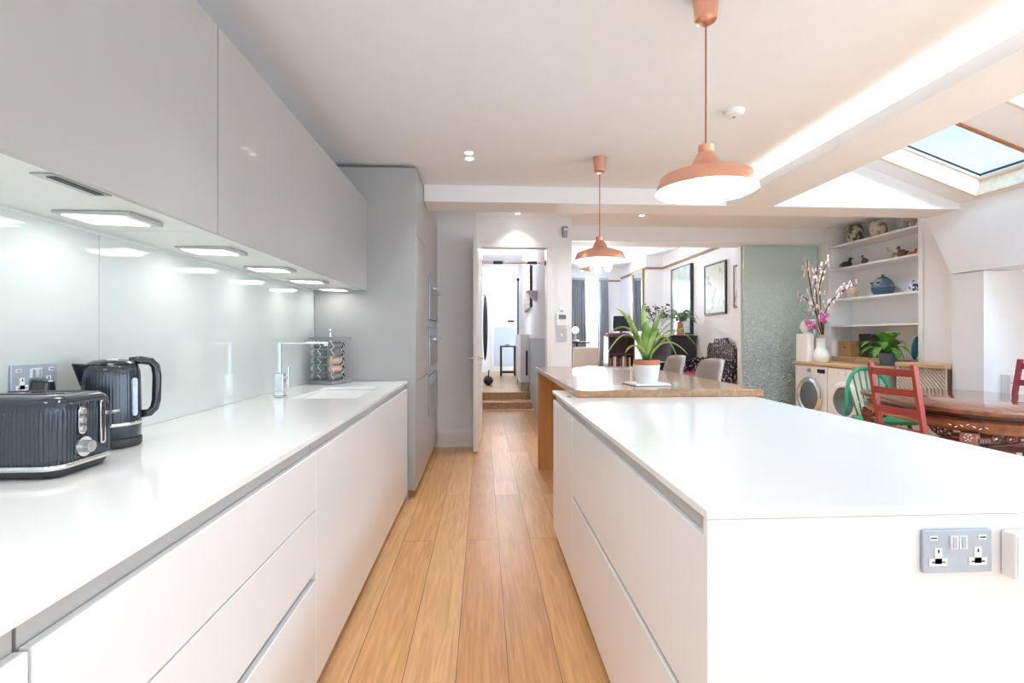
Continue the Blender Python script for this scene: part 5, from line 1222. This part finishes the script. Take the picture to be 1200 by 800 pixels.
def area(name, loc, rot, sx, sy, power, col=(1, 1, 1)):
    l = bpy.data.lights.new(name, 'AREA'); l.shape = 'RECTANGLE'; l.size = sx; l.size_y = sy; l.energy = power; l.color = col
    o = bpy.data.objects.new(name, l); C.objects.link(o); o.location = loc; o.rotation_euler = rot; return o
def spot(name, loc, power, ang_, col=(1, .95, .88), blend=.6, r=.04):
    l = bpy.data.lights.new(name, 'SPOT'); l.energy = power; l.spot_size = math.radians(ang_); l.spot_blend = blend; l.color = col; l.shadow_soft_size = r
    o = bpy.data.objects.new(name, l); C.objects.link(o); o.location = loc; return o
def point(name, loc, power, r=.04, col=(1, .95, .88)):
    l = bpy.data.lights.new(name, 'POINT'); l.energy = power; l.shadow_soft_size = r; l.color = col
    o = bpy.data.objects.new(name, l); C.objects.link(o); o.location = loc; return o
DAY = (.73, .87, 1.)
area('added_rear_daylight', (1.7, YB - .2, 1.2), (PI / 2, 0, 0), 5.0, 2.2, 50, DAY)  # added main fill, entering by the unseen doors behind the camera
area('side_window_daylight', (5.25, .2, 1.15), (0, PI / 2, 0), 1.3, 5.2, 72, DAY)
for k, (y0, y1) in enumerate(wins[1:]):
    c = RM @ Vector((.82, (y0 + y1) / 2, .6)); area('roof_window_daylight', c[:], (0, ang, 0), 1.3, y1 - y0, 80 * (y1 - y0), DAY)
area('living_window_daylight', (2.66, 12.35, 1.6), (-PI / 2, 0, 0), 0.5, 2.0, 250, (.8, .9, 1))
area('hall_end_fill_light', (.66, 13.9, 2.75), (-PI * .42, 0, 0), 0.7, .35, 10, (.92, .96, 1))  # added fill at the hall end, there is no fanlight
point('hall_fill_light', (.4, 9.6, 2.9), 30, .12, (.94, .97, 1))  # added point fill for the hallway, without any fitting
for yc in uy: area('cabinet_light_lamp', (-1.1, yc, UZ0 - .015), (0, 0, 0), .15, .11, .3, (1, .985, .95))
area('cove_lamp', (2.335, .85, ZB + .04), (0, PI - .5, 0), .05, 6.8, 11, (.98, .985, 1))
for (x, y) in ((.864, 1.885), (.868, 3.66)): point('pendant_lamp_light', (x, y, 1.822 + .03), 13, .04, (.97, .985, 1))
for (x, y, z) in ((-.101, 3.62, ZC), (-.101, 3.735, ZC), (.42, 6.02, ZR), (1.955, 6.03, ZR), (-.3, 1.5, ZC), (-.3, .2, ZC), (1.3, 5.5, ZR), (2.9, 5.5, ZR), (4.0, 5.7, ZR)): spot('downlight_lamp', (x, y, z - .012), 36 if y < 2 else 26 if (y < 5 or y > 5.9) else 46, 88 if y < 2 else 105 if (y < 5 or y > 5.9) else 130, (.89, .945, 1), 1.)  # aisle and middle rear spots serve the added, unseen downlights
for (x, y, z) in ((2.10, 9.02, 2.475), (2.26, 8.9, 2.505)): point('globe_lamp_light', (x, y, z - .1), 12, .05, (1, .97, .93))

w = bpy.data.worlds.new('sky'); sc.world = w; w.use_nodes = True; nt = w.node_tree; bg = nt.nodes['Background']
tc = nt.nodes.new('ShaderNodeTexCoord'); n = nt.nodes.new('ShaderNodeTexNoise'); n.inputs['Scale'].default_value = 3; n.inputs['Detail'].default_value = 5
nt.links.new(tc.outputs['Generated'], n.inputs['Vector']); sx = nt.nodes.new('ShaderNodeSeparateXYZ'); nt.links.new(tc.outputs['Generated'], sx.inputs[0])
mr = nt.nodes.new('ShaderNodeMapRange'); mr.inputs['From Min'].default_value = 0.; mr.inputs['From Max'].default_value = .5; mr.inputs['To Min'].default_value = .35; mr.inputs['To Max'].default_value = -.08
nt.links.new(sx.outputs['Z'], mr.inputs['Value']); ad = nt.nodes.new('ShaderNodeMath'); ad.operation = 'ADD'; nt.links.new(n.outputs['Fac'], ad.inputs[0]); nt.links.new(mr.outputs[0], ad.inputs[1])
r = nt.nodes.new('ShaderNodeValToRGB'); r.color_ramp.elements[0].position = .4; r.color_ramp.elements[1].position = .68
r.color_ramp.elements[0].color = (.36, .66, .86, 1); r.color_ramp.elements[1].color = (.9, .95, 1, 1)
nt.links.new(ad.outputs[0], r.inputs['Fac']); nt.links.new(r.outputs['Color'], bg.inputs['Color']); bg.inputs['Strength'].default_value = 1.0

sc.view_settings.view_transform = 'Standard'; sc.view_settings.look = 'None'; sc.view_settings.exposure = 0.55; sc.view_settings.gamma = 1; sc.view_settings.use_curve_mapping = False
cy = sc.cycles
cy.use_denoising = True; cy.caustics_reflective = False; cy.caustics_refractive = False; cy.max_bounces = 10; cy.diffuse_bounces = 6; cy.glossy_bounces = 4; cy.transmission_bounces = 6; cy.transparent_max_bounces = 10; cy.sample_clamp_indirect = 6
